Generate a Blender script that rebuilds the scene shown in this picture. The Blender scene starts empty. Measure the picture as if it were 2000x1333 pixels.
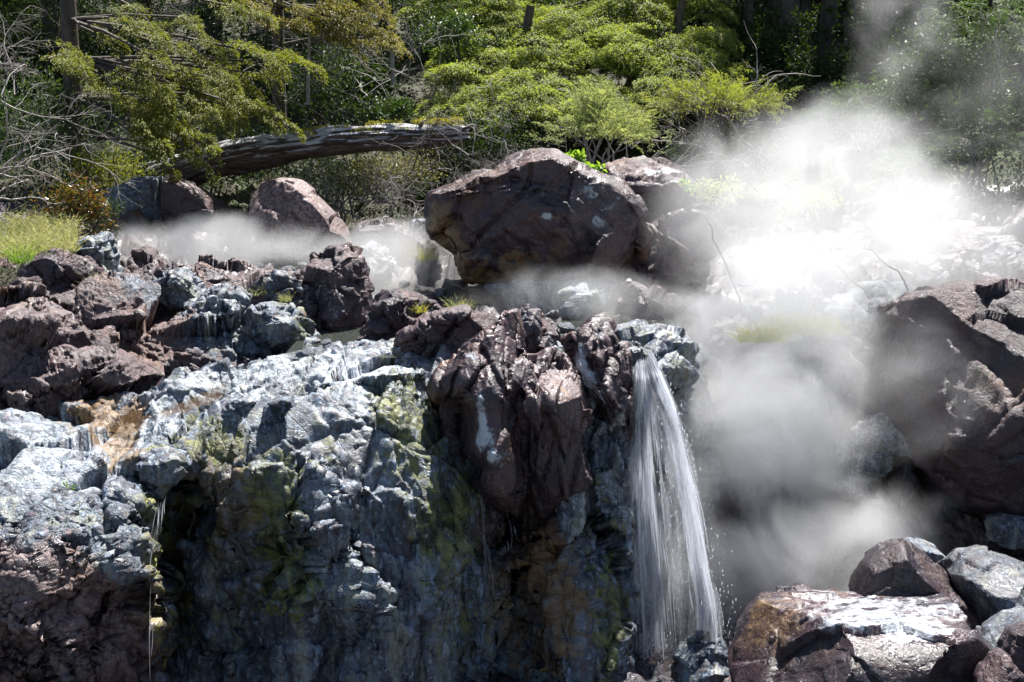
import bpy, bmesh, math, random
import numpy as np

# ------------------------------------------------------------------ camera, sky, sun, exposure
scene = bpy.context.scene
C = scene.collection
CAM_Z, PITCH, FPX = 2.0, math.radians(11.85), 2222.0
cam_d = bpy.data.cameras.new('camera')
cam = bpy.data.objects.new('camera', cam_d); C.objects.link(cam)
cam_d.sensor_width = 36.0; cam_d.lens = 36.0 * FPX / 2000.0
cam.location = (0, 0, CAM_Z); cam.rotation_euler = (math.radians(90) - PITCH, 0, 0)
cam_d.clip_start = 0.1; cam_d.clip_end = 600
scene.camera = cam

SUN_EL, SUN_AZ = 60.0, 22.0           # height of the sun; degrees to the right of straight ahead
world = bpy.data.worlds.new('World'); scene.world = world; world.use_nodes = True
wn = world.node_tree; bg = wn.nodes['Background']
sky = wn.nodes.new('ShaderNodeTexSky'); sky.sky_type = 'NISHITA'; sky.sun_disc = False
sky.sun_elevation = math.radians(SUN_EL); sky.sun_rotation = math.radians(SUN_AZ)
wn.links.new(sky.outputs[0], bg.inputs[0]); bg.inputs[1].default_value = 0.05
sun_d = bpy.data.lights.new('sun', 'SUN'); sun = bpy.data.objects.new('sun', sun_d); C.objects.link(sun)
sun_d.energy = 5.0; sun_d.angle = math.radians(0.5); sun_d.color = (1.0, 0.965, 0.92)
sun.rotation_euler = (math.radians(90 - SUN_EL), 0, math.radians(180 - SUN_AZ) - math.pi + math.pi)
sun.location = (4, 20, 20)
scene.view_settings.view_transform = 'Standard'; scene.view_settings.look = 'None'
scene.view_settings.exposure = 1.55; scene.view_settings.gamma = 1
cy = scene.cycles
cy.max_bounces = 6; cy.diffuse_bounces = 3; cy.glossy_bounces = 2; cy.transmission_bounces = 3
cy.transparent_max_bounces = 24; cy.volume_bounces = 8
cy.volume_step_rate = 0.6; cy.volume_max_steps = 192
cy.use_denoising = True; cy.sample_clamp_indirect = 4.0
cy.use_adaptive_sampling = True; cy.adaptive_threshold = 0.02

rng = np.random.default_rng(7)
random.seed(7)

# ------------------------------------------------------------------ helpers
cP, sP = math.cos(PITCH), math.sin(PITCH)
def at(px, py, Y):
    cx = (px - 1000.0) / FPX; cyy = (666.5 - py) / FPX
    t = Y / (cP + cyy * sP)
    return np.array([t * cx, Y, CAM_Z + t * (-sP + cyy * cP)])
def px_of(P):
    """where world points stand in the photograph (used while modelling, for stains, painted light and outlines)"""
    x = P[:, 0]; y = P[:, 1]; z = P[:, 2] - CAM_Z
    d = y * cP - z * sP; u = y * sP + z * cP
    d = np.maximum(d, 0.1)
    return 1000 + FPX * x / d, 666.5 - FPX * u / d

U32 = np.uint32
def _hash(ix, iy, iz, seed):
    h = (ix.astype(U32) * U32(374761393)) ^ (iy.astype(U32) * U32(668265263)) ^ (iz.astype(U32) * U32(2147483647 - 1640531)) ^ U32((seed * 974711 + 1013) & 0xffffffff)
    h = (h ^ (h >> U32(13))) * U32(1274126177)
    h = (h ^ (h >> U32(15))) * U32(2246822519)
    return h ^ (h >> U32(16))
def vnoise(p, seed=0):
    i = np.floor(p).astype(np.int64); f = (p - i).astype(np.float32)
    w = f * f * f * (f * (f * 6 - 15) + 10)
    out = np.zeros(len(p), np.float32)
    for dx in (0, 1):
        wx = w[:, 0] if dx else 1 - w[:, 0]
        for dy in (0, 1):
            wy = w[:, 1] if dy else 1 - w[:, 1]
            for dz in (0, 1):
                wz = w[:, 2] if dz else 1 - w[:, 2]
                h = _hash(i[:, 0] + dx, i[:, 1] + dy, i[:, 2] + dz, seed)
                out += wx * wy * wz * (h.astype(np.float32) / np.float32(4294967295.0))
    return out * 2 - 1
def fbm(p, octs=4, seed=0, gain=0.5, ridged=False):
    a, s, out = 1.0, 1.0, np.zeros(len(p), np.float32); tot = 0
    for o in range(octs):
        n = vnoise(p * s + o * 17.3, seed + o)
        if ridged: n = 1 - 2 * np.abs(n)
        out += a * n; tot += a; a *= gain; s *= 2.03
    return out / tot
def facet(p, seed=0):
    """cells of rock: each cell is a tilted flat; also the distance to the nearest joint"""
    pi = np.floor(p).astype(np.int64); n = len(p)
    b1 = np.full(n, 99., np.float32); b2 = np.full(n, 99., np.float32)
    bd = np.zeros((n, 3), np.float32); bh = np.zeros(n, U32)
    M = U32(1023)
    for ox in (-1, 0, 1):
        for oy in (-1, 0, 1):
            for oz in (-1, 0, 1):
                cx_, cy_, cz_ = pi[:, 0] + ox, pi[:, 1] + oy, pi[:, 2] + oz
                h = _hash(cx_, cy_, cz_, seed)
                jx = (h & M).astype(np.float32) / 1023; jy = ((h >> U32(10)) & M).astype(np.float32) / 1023; jz = ((h >> U32(20)) & M).astype(np.float32) / 1023
                dx = (p[:, 0] - cx_ - jx).astype(np.float32); dy = (p[:, 1] - cy_ - jy).astype(np.float32); dz = (p[:, 2] - cz_ - jz).astype(np.float32)
                d = dx * dx + dy * dy + dz * dz
                m = d < b1
                b2 = np.where(m, b1, np.minimum(b2, d)); b1 = np.where(m, d, b1)
                bd[m] = np.stack([dx[m], dy[m], dz[m]], 1); bh[m] = h[m]
    h2 = (bh ^ U32(0x9e3779b9)) * U32(2654435761); h2 ^= h2 >> U32(15)
    t = np.stack([(h2 & M).astype(np.float32) / 511.5 - 1, ((h2 >> U32(10)) & M).astype(np.float32) / 511.5 - 1, ((h2 >> U32(20)) & M).astype(np.float32) / 511.5 - 1], 1)
    h3 = (h2 * U32(2246822519)); h3 ^= h3 >> U32(13)
    off = (h3 & M).astype(np.float32) / 511.5 - 1
    return (t * bd).sum(1) * 1.6 + off * 0.35, np.sqrt(b2) - np.sqrt(b1), off

def link(o, parent=None):
    C.objects.link(o)
    if parent is not None: o.parent = parent
    return o
def tag(o, label=None, cat=None, group=None, kind=None):
    if label: o['label'] = label
    if cat: o['category'] = cat
    if group: o['group'] = group
    if kind: o['kind'] = kind
    return o
def mesh_np(name, V, quads=None, tris=None, mat=None, smooth=True, attrs=None, origin=None, parent=None):
    V = np.asarray(V, np.float32)
    if origin is None: origin = np.zeros(3)
    me = bpy.data.meshes.new(name)
    me.vertices.add(len(V)); me.vertices.foreach_set('co', (V - np.asarray(origin, np.float32)).astype(np.float32).ravel())
    loops = []; starts = []; totals = []; k = 0
    if quads is not None and len(quads):
        q = np.asarray(quads, np.int32); loops.append(q.ravel()); starts.append(np.arange(len(q)) * 4); totals.append(np.full(len(q), 4)); k = 4 * len(q)
    if tris is not None and len(tris):
        t = np.asarray(tris, np.int32); loops.append(t.ravel()); starts.append(k + np.arange(len(t)) * 3); totals.append(np.full(len(t), 3))
    L = np.concatenate(loops).astype(np.int32); S = np.concatenate(starts).astype(np.int32)
    me.loops.add(len(L)); me.loops.foreach_set('vertex_index', L)
    me.polygons.add(len(S)); me.polygons.foreach_set('loop_start', S)
    me.polygons.foreach_set('use_smooth', np.full(len(S), smooth, bool))
    me.update(calc_edges=True)
    for an, av in (attrs or {}).items():
        a = me.attributes.new(an, 'FLOAT', 'POINT'); a.data.foreach_set('value', np.asarray(av, np.float32))
    o = bpy.data.objects.new(name, me)
    if mat: me.materials.append(mat)
    link(o, parent)
    if parent is None: o.location = origin
    else: o.location = np.asarray(origin) - np.asarray(parent.location)
    return o
def empty(name, loc):
    o = bpy.data.objects.new(name, None); o.empty_display_size = 0.1; o.location = loc; return link(o)
def normals_of(V, T):
    a, b, c = V[T[:, 0]], V[T[:, 1]], V[T[:, 2]]
    fn = np.cross(b - a, c - a); N = np.zeros_like(V)
    for k in range(3):
        for j in range(3): N[:, j] += np.bincount(T[:, k], fn[:, j], len(V))
    return N / (np.linalg.norm(N, axis=1, keepdims=True) + 1e-12)
_ico = {}
def ico(sub):
    if sub not in _ico:
        bm = bmesh.new(); bmesh.ops.create_icosphere(bm, subdivisions=sub, radius=1)
        V = np.array([v.co[:] for v in bm.verts]); T = np.array([[v.index for v in f.verts] for f in bm.faces]); bm.free()
        _ico[sub] = (V, T)
    return _ico[sub]

# ------------------------------------------------------------------ materials
def mat_new(name):
    m = bpy.data.materials.new(name); m.use_nodes = True; nt = m.node_tree
    for n in list(nt.nodes): nt.nodes.remove(n)
    return m, nt
class NT:
    def __init__(s, nt): s.nt = nt
    def n(s, t, **kw):
        nd = s.nt.nodes.new(t)
        for k, v in kw.items(): setattr(nd, k, v)
        return nd
    def l(s, a, b): s.nt.links.new(a, b)
    def noise(s, co, scale, detail=5, rough=0.55, dist=0.0):
        nd = s.n('ShaderNodeTexNoise'); nd.inputs['Scale'].default_value = scale; nd.inputs['Detail'].default_value = detail
        nd.inputs['Roughness'].default_value = rough; nd.inputs['Distortion'].default_value = dist
        s.l(co, nd.inputs['Vector']); return nd.outputs['Fac']
    def ramp(s, v, lo, hi, a=0.0, b=1.0):
        nd = s.n('ShaderNodeMapRange'); nd.interpolation_type = 'SMOOTHSTEP'; nd.inputs['From Min'].default_value = lo; nd.inputs['From Max'].default_value = hi
        nd.inputs['To Min'].default_value = a; nd.inputs['To Max'].default_value = b
        s.l(v, nd.inputs['Value']); return nd.outputs['Result']
    def math(s, op, a, b=None):
        nd = s.n('ShaderNodeMath', operation=op)
        for i, v in enumerate((a, b)):
            if v is None: continue
            if isinstance(v, (int, float)): nd.inputs[i].default_value = v
            else: s.l(v, nd.inputs[i])
        return nd.outputs[0]
    def mix(s, f, a, b, mode='MIX'):
        nd = s.n('ShaderNodeMix', data_type='RGBA', blend_type=mode)
        for i, v in ((0, f), (6, a), (7, b)):
            if isinstance(v, (int, float)): nd.inputs[i].default_value = v
            elif isinstance(v, tuple): nd.inputs[i].default_value = v + (1.0,) if len(v) == 3 else v
            else: s.l(v, nd.inputs[i])
        return nd.outputs[2]
    def attr(s, name):
        nd = s.n('ShaderNodeAttribute'); nd.attribute_name = name; return nd.outputs['Fac']
    def vmap(s, co, scale):
        nd = s.n('ShaderNodeMapping'); nd.inputs['Scale'].default_value = scale; s.l(co, nd.inputs['Vector']); return nd.outputs[0]

def rock_material():
    m, nt = mat_new('wet_rock'); g = NT(nt)
    co = g.n('ShaderNodeTexCoord').outputs['Object']
    st = g.vmap(co, (5.0, 5.0, 0.9))
    n1 = g.noise(co, 2.2, 7, 0.6, 0.4); n2 = g.noise(co, 7.0, 6, 0.65, 0.6); n3 = g.noise(co, 26.0, 5, 0.65); n4 = g.noise(co, 90.0, 3, 0.6)
    ns = g.noise(st, 1.6, 6, 0.6, 0.5)
    vo = g.n('ShaderNodeTexVoronoi', feature='DISTANCE_TO_EDGE'); vo.inputs['Scale'].default_value = 3.2
    wv = g.mix(0.12, co, g.n('ShaderNodeTexNoise').outputs['Color']); g.l(wv, vo.inputs['Vector'])
    vo2 = g.n('ShaderNodeTexVoronoi', feature='DISTANCE_TO_EDGE'); vo2.inputs['Scale'].default_value = 11.0; g.l(wv, vo2.inputs['Vector'])
    purple, pale, moss, ochre, dark, wet = [g.attr(k) for k in ('purple', 'pale', 'moss', 'ochre', 'dark', 'wet')]
    n5 = g.noise(co, 45.0, 4, 0.7, 0.3); n6 = g.noise(g.vmap(co, (9.0, 9.0, .8)), 2.2, 5, .6, .8)
    grey = g.mix(g.ramp(n1, .38, .62), (0.048, 0.062, 0.088), (0.155, 0.190, 0.220))
    grey = g.mix(g.ramp(n2, .50, .66), grey, (0.050, 0.058, 0.080))
    grey = g.mix(g.ramp(n3, .54, .66, 0, .75), grey, (0.33, 0.37, 0.41))
    grey = g.mix(g.ramp(ns, .52, .62, 0, .7), grey, (0.24, 0.25, 0.20))
    grey = g.mix(g.ramp(ns, .47, .36, 0, .8), grey, (0.028, 0.030, 0.042))
    grey = g.mix(g.ramp(n6, .54, .66, 0, .65), grey, (0.10, 0.060, 0.065))
    grey = g.mix(g.ramp(n6, .44, .34, 0, .7), grey, (0.27, 0.33, 0.43))
    pur = g.mix(g.ramp(n1, .38, .62), (0.024, 0.015, 0.022), (0.072, 0.038, 0.042))
    pur = g.mix(g.ramp(n2, .54, .70, 0, .6), pur, (0.14, 0.098, 0.105))
    pur = g.mix(g.ramp(g.noise(co, 1.4, 6, .6, .8), .50, .66, 0, .75), pur, g.mix(n3, (0.075, 0.028, 0.016), (0.19, 0.095, 0.045)))
    pur = g.mix(g.ramp(n3, .56, .68, 0, .7), pur, (0.028, 0.020, 0.030))
    pur = g.mix(g.ramp(n5, .60, .68, 0, .6), pur, (0.27, 0.24, 0.24))
    dry = g.attr('dry'); pur = g.mix(g.math('MULTIPLY', dry, .75), pur, g.mix(g.ramp(n3, .42, .58), (0.085, 0.050, 0.050), (0.28, 0.21, 0.20)))  # paler dry rock; also paints in the brightness of sunlit rock
    def spread(*ns_):
        s_ = ns_[0]
        for q in ns_[1:]: s_ = g.math('ADD', s_, q)
        return g.math('SUBTRACT', g.math('DIVIDE', s_, float(len(ns_))), .5)
    f_p = g.ramp(g.math('ADD', purple, g.math('MULTIPLY', spread(n1, n2, n3), 2.2)), .38, .62)
    col = g.mix(f_p, grey, pur)
    f_w = g.ramp(g.math('ADD', pale, g.math('MULTIPLY', spread(n2, n3, n5, ns), 3.0)), .36, .86, 0, .85)  # pale mineral crust, and sunlight painted onto rock tops
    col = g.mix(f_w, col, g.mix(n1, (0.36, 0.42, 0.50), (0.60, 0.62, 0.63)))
    f_o = g.ramp(g.math('ADD', ochre, g.math('MULTIPLY', spread(ns, n2, n5), 2.2)), .38, .70, 0, .88)
    col = g.mix(f_o, col, g.mix(n3, (0.12, 0.055, 0.022), (0.26, 0.17, 0.07)))
    f_m = g.ramp(g.math('ADD', moss, g.math('MULTIPLY', spread(ns, n3, n6, n5), 4.0)), .40, .75, 0, .85)
    col = g.mix(f_m, col, g.mix(g.ramp(n2, .40, .62), (0.014, 0.020, 0.006), g.mix(n3, (0.085, 0.105, 0.016), (0.25, 0.25, 0.07))))
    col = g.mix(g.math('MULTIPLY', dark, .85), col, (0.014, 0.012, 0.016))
    crack = g.ramp(vo.outputs['Distance'], 0.0, 0.014, 0.8, 0)
    col = g.mix(g.math('MULTIPLY', crack, g.ramp(n1, .48, .58)), col, (0.012, 0.010, 0.012))
    col = g.mix(1.0, col, g.mix(n4, (0.50, 0.50, 0.53), (1.5, 1.5, 1.47)), 'MULTIPLY')
    b = g.n('ShaderNodeBsdfPrincipled'); g.l(col, b.inputs['Base Color'])
    rg = g.math('SUBTRACT', g.ramp(g.math('ADD', g.math('MULTIPLY', n2, .5), g.math('MULTIPLY', n3, .5)), .40, .60, .40, .78), g.math('MULTIPLY', wet, .22)); g.l(rg, b.inputs['Roughness'])
    b.inputs['IOR'].default_value = 1.5
    def sharp(v): return g.math('ABSOLUTE', g.math('SUBTRACT', v, .5))
    h = g.math('ADD', g.math('MULTIPLY', sharp(n2), 1.5), g.math('ADD', g.math('MULTIPLY', sharp(n3), .55), g.math('ADD', g.math('MULTIPLY', n5, .32), g.math('MULTIPLY', n4, .09))))
    h = g.math('ADD', h, g.ramp(vo.outputs['Distance'], 0, .02, -.10, 0))
    bp = g.n('ShaderNodeBump'); bp.inputs['Strength'].default_value = 0.85; bp.inputs['Distance'].default_value = 0.042
    h = g.math('MULTIPLY', h, g.ramp(g.noise(co, 1.1, 3, .5), .40, .58, .35, 1.0))
    g.l(h, bp.inputs['Height']); g.l(bp.outputs[0], b.inputs['Normal'])
    o = g.n('ShaderNodeOutputMaterial'); g.l(b.outputs[0], o.inputs[0]); return m
ROCK = rock_material()

def leaf_material(name, c1, c2, trans=0.35, rough=0.5, tcol=None):
    m, nt = mat_new(name); g = NT(nt)
    r = g.attr('rnd'); co = g.n('ShaderNodeTexCoord').outputs['Object']
    n = g.noise(co, 1.7, 3)
    f = g.math('ADD', g.math('MULTIPLY', r, .7), g.math('MULTIPLY', g.math('SUBTRACT', n, .35), .8))
    col = g.mix(f, c1, c2)
    b = g.n('ShaderNodeBsdfPrincipled'); g.l(col, b.inputs['Base Color']); b.inputs['Roughness'].default_value = rough; b.inputs['Specular IOR Level'].default_value = .22
    t = g.n('ShaderNodeBsdfTranslucent')
    g.l(g.mix(1.0, col, tcol or (1.5, 1.6, 0.5), 'MULTIPLY'), t.inputs[0])
    mx = g.n('ShaderNodeMixShader'); mx.inputs[0].default_value = trans; g.l(b.outputs[0], mx.inputs[1]); g.l(t.outputs[0], mx.inputs[2])
    o = g.n('ShaderNodeOutputMaterial'); g.l(mx.outputs[0], o.inputs[0]); return m
def bark_material(name, c1, c2, scale=12, moss=None):
    m, nt = mat_new(name); g = NT(nt)
    co = g.n('ShaderNodeTexCoord').outputs['Object']
    n = g.noise(g.vmap(co, (1, 1, .3)), scale, 6, .65, .5); n2 = g.noise(co, 3, 4)
    col = g.mix(g.ramp(n, .35, .65), c1, c2)
    if moss: 
        geo = g.n('ShaderNodeNewGeometry'); sx = g.n('ShaderNodeSeparateXYZ'); g.l(geo.outputs['Normal'], sx.inputs[0])
        f = g.ramp(g.math('ADD', g.math('MULTIPLY', sx.outputs[2], .5), n2), .80, 1.0)
        col = g.mix(f, col, moss)
    b = g.n('ShaderNodeBsdfPrincipled'); g.l(col, b.inputs['Base Color']); b.inputs['Roughness'].default_value = .75
    bp = g.n('ShaderNodeBump'); bp.inputs['Strength'].default_value = .8; bp.inputs['Distance'].default_value = .02; g.l(n, bp.inputs['Height']); g.l(bp.outputs[0], b.inputs['Normal'])
    o = g.n('ShaderNodeOutputMaterial'); g.l(b.outputs[0], o.inputs[0]); return m
def ground_material():
    m, nt = mat_new('forest_floor'); g = NT(nt)
    co = g.n('ShaderNodeTexCoord').outputs['Object']
    n = g.noise(co, 1.3, 6, .6); n2 = g.noise(co, 14, 5, .6)
    col = g.mix(g.ramp(n, .4, .6), (0.030, 0.028, 0.014), (0.040, 0.055, 0.016)); col = g.mix(g.ramp(n2, .5, .7), col, (0.085, 0.065, 0.04))
    b = g.n('ShaderNodeBsdfPrincipled'); g.l(col, b.inputs['Base Color']); b.inputs['Roughness'].default_value = .9
    bp = g.n('ShaderNodeBump'); bp.inputs['Distance'].default_value = .05; g.l(n2, bp.inputs['Height']); g.l(bp.outputs[0], b.inputs['Normal'])
    o = g.n('ShaderNodeOutputMaterial'); g.l(b.outputs[0], o.inputs[0]); return m
def water_material(name, col, rough=0.07, alpha=0.55, bump=.02, scale=9):
    m, nt = mat_new(name); g = NT(nt)
    co = g.n('ShaderNodeTexCoord').outputs['Object']
    n = g.noise(g.vmap(co, (1.6, .8, 1)), scale, 4, .6, .6)
    b = g.n('ShaderNodeBsdfPrincipled'); b.inputs['Base Color'].default_value = col + (1,); b.inputs['Roughness'].default_value = rough; b.inputs['IOR'].default_value = 1.33
    b.inputs['Alpha'].default_value = alpha
    bp = g.n('ShaderNodeBump'); bp.inputs['Distance'].default_value = bump; bp.inputs['Strength'].default_value = .8; g.l(n, bp.inputs['Height']); g.l(bp.outputs[0], b.inputs['Normal'])
    o = g.n('ShaderNodeOutputMaterial'); g.l(b.outputs[0], o.inputs[0]); return m
GROUND = ground_material()
STREAM = water_material('stream_water', (0.13, 0.145, 0.125), .05, .32, .07, 14)
BROWN_WATER = water_material('brown_water', (0.12, 0.07, 0.03), .08, .35, .03, 16)
FALL = None
def fall_material():
    m, nt = mat_new('falling_water'); g = NT(nt)
    b = g.n('ShaderNodeBsdfPrincipled'); b.inputs['Base Color'].default_value = (.86, .89, .95, 1); b.inputs['Roughness'].default_value = .35
    t = g.n('ShaderNodeBsdfTranslucent'); t.inputs[0].default_value = (.86, .90, .97, 1)
    mx = g.n('ShaderNodeMixShader'); mx.inputs[0].default_value = .55; g.l(b.outputs[0], mx.inputs[1]); g.l(t.outputs[0], mx.inputs[2])
    tr = g.n('ShaderNodeBsdfTransparent'); a = g.attr('alpha')
    m2 = g.n('ShaderNodeMixShader'); g.l(a, m2.inputs[0]); g.l(tr.outputs[0], m2.inputs[1]); g.l(mx.outputs[0], m2.inputs[2])
    o = g.n('ShaderNodeOutputMaterial'); g.l(m2.outputs[0], o.inputs[0]); return m
FALL = fall_material()
# ------------------------------------------------------------------ rock building
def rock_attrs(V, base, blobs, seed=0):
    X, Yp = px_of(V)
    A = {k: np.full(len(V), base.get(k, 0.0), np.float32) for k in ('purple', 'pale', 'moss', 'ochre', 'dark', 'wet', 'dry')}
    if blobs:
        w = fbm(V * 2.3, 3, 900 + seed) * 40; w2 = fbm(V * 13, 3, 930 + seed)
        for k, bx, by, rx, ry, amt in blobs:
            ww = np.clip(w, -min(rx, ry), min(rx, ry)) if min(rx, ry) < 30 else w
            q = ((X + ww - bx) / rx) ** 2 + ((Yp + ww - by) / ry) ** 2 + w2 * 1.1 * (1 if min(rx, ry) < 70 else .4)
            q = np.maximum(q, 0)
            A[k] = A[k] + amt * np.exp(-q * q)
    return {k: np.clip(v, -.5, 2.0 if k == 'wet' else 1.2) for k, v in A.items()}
def rotm(seed, tilt=.9):
    r = np.random.default_rng(seed + 999); a, b_, c = r.uniform(-tilt, tilt, 3)
    ca, sa, cb, sb, cc, sc_ = math.cos(a), math.sin(a), math.cos(b_), math.sin(b_), math.cos(c), math.sin(c)
    return np.array([[ca, -sa, 0], [sa, ca, 0], [0, 0, 1]]) @ np.array([[cb, 0, sb], [0, 1, 0], [-sb, 0, cb]]) @ np.array([[1, 0, 0], [0, cc, -sc_], [0, sc_, cc]])
def ledge(V, s, seed):
    """cleavage: slow rise, sudden drop, along a tilted direction"""
    R = rotm(seed, 1.2); q = V @ R[0] / s + fbm(V / s * .35, 3, seed) * 1.3
    t = q - np.floor(q); w = np.clip(.5 + 1.5 * fbm(V / s * .22, 2, seed + 9), 0, 1)
    return (np.minimum(t / .86, (1 - t) / .14) - .5) * w
def crag(V, T, a1, s1, a2, s2, a3=0.0, s3=0.05, seed=0, aniso=(1, 1, 1), freeze=None):
    """break a smooth rock into tilted faces, joints, ledges and grain"""
    an = np.array(aniso)
    for k, (a, s) in enumerate(((a1, s1), (a2, s2), (a3, s3))):
        if a <= 0: continue
        N = normals_of(V, T)
        q = (V * an) @ rotm(seed + k, .6) * np.array([1, 1, 1.6]) / s + 31.7 * (seed + k)
        q = q + np.stack([fbm(q * .7, 2, 50 + seed), fbm(q * .7, 2, 51 + seed), fbm(q * .7, 2, 52 + seed)], 1) * .22
        f, e, off = facet(q, seed * 7 + k)
        m = np.clip(.55 + 1.2 * vnoise(q * .4, seed + 60), 0, 1)
        d = a * (np.clip(f, -1, 1)) * 1.15 - a * .35 * np.exp(-(e / .05) ** 2) * m
        if k >= 1: d = d * np.clip(.55 + 1.5 * fbm(V / (s * 2.2) + 7.7, 2, seed + 31), .08, 1.3)
        if k < 2: d = d + a * .55 * ledge(V, s * .55, seed * 3 + k)
        V = V + N * d[:, None]
    N = normals_of(V, T)
    V = V + N * (fbm(V / (s2 * 1.1), 5, seed + 5, .5, True) * a2 * .34 * np.clip(.45 + 1.6 * fbm(V / (s2 * 3.5) + 3.3, 2, seed + 32), .05, 1.3))[:, None]
    return V
def boulder(name, label, outline, Y, thick, sub=6, base=None, blobs=None, cuts=10, cracks=(), rough=1.0, seed=1, cat='boulder', group=None, top_tilt=None, power=2.6, planes=(), push=(), kind=None, an=(1, 1, 1)):
    W = np.array([at(x, y, Y) for x, y in outline]); P2 = W[:, [0, 2]]
    lo, hi = P2.min(0), P2.max(0)
    ar = 0; cx_ = 0; cz_ = 0; n = len(P2)
    for i in range(n):
        a, b = P2[i], P2[(i + 1) % n]; c = a[0] * b[1] - b[0] * a[1]; ar += c; cx_ += (a[0] + b[0]) * c; cz_ += (a[1] + b[1]) * c
    c0 = np.array([cx_ / (3 * ar), cz_ / (3 * ar)])
    # radius of the outline for each direction
    th = np.linspace(-math.pi, math.pi, 721); R = np.zeros(721)
    for i in range(n):
        a, b = P2[i] - c0, P2[(i + 1) % n] - c0; e = b - a
        dx, dz = np.cos(th), np.sin(th); den = dx * e[1] - dz * e[0]
        den = np.where(abs(den) < 1e-9, 1e-9, den)
        t = (a[0] * e[1] - a[1] * e[0]) / den; s = (a[0] * dz - a[1] * dx) / den
        ok = (t > 0) & (s >= -1e-4) & (s <= 1.0001); R = np.where(ok & (t > R), t, R)
    R = np.where(R <= 0, np.median(R), R)
    V, T = ico(sub); V = V.copy()
    ang = np.arctan2(V[:, 2], V[:, 0]); r = np.interp(ang, th, R)
    dy = V[:, 1]; c = (1 - np.abs(dy) ** power) ** (1 / power)
    P = np.stack([r * np.cos(ang) * c, thick * dy, r * np.sin(ang) * c], 1)
    rs = np.random.default_rng(seed * 13 + 1)
    for k in range(cuts):
        nrm = rs.normal(size=3); nrm[1] = -abs(nrm[1]) * 1.2 - .3; nrm /= np.linalg.norm(nrm)
        s = P @ nrm; d = s.max() * rs.uniform(.66, .9); over = np.maximum(s - d, 0); P -= nrm[None] * over[:, None] * .95
    for nx, ny, nz, fr in planes:
        nrm = np.array([nx, ny, nz], float); nrm /= np.linalg.norm(nrm); s = P @ nrm; d = s.max() * fr; P -= nrm[None] * np.maximum(s - d, 0)[:, None] * .97
    cen = np.array([c0[0], Y, c0[1]]); V = P + cen
    size = float(np.sqrt((hi - lo).prod()))
    V = crag(V, T, .085 * size * rough, .45 * size, .020 * size * rough, .16 * size, .008 * size * rough, .05 * size, seed, an)
    X, Yp = px_of(V); front = (V[:, 1] < cen[1])
    for bx, by, rad, amt in push:
        V[:, 1] -= np.where(front, amt * np.exp(-(((X - bx) ** 2 + (Yp - by) ** 2) / rad ** 2) ** 1.5), 0)
    dk = np.zeros(len(V))
    for pl in cracks:
        wd = 5 + 3 * vnoise(V * 3, seed)
        xx = X + fbm(V * 5, 3, seed + 3) * 9; yy = Yp + fbm(V * 5, 3, seed + 4) * 9
        for (x0, y0), (x1, y1) in zip(pl[:-1], pl[1:]):
            ex, ey = x1 - x0, y1 - y0; t = np.clip(((xx - x0) * ex + (yy - y0) * ey) / (ex * ex + ey * ey), 0, 1)
            dd = np.hypot(xx - x0 - t * ex, yy - y0 - t * ey); q = np.where(front, np.exp(-(dd / wd) ** 2), 0); dk = np.maximum(dk, q)
    V[:, 1] += dk * .05
    o = cen.copy(); o[2] = V[:, 2].min()
    A = rock_attrs(V, base or {}, blobs, seed)
    ob = mesh_np(name, V, tris=T, mat=ROCK, attrs=A, origin=o)
    return tag(ob, label, cat, group, kind)
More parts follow.
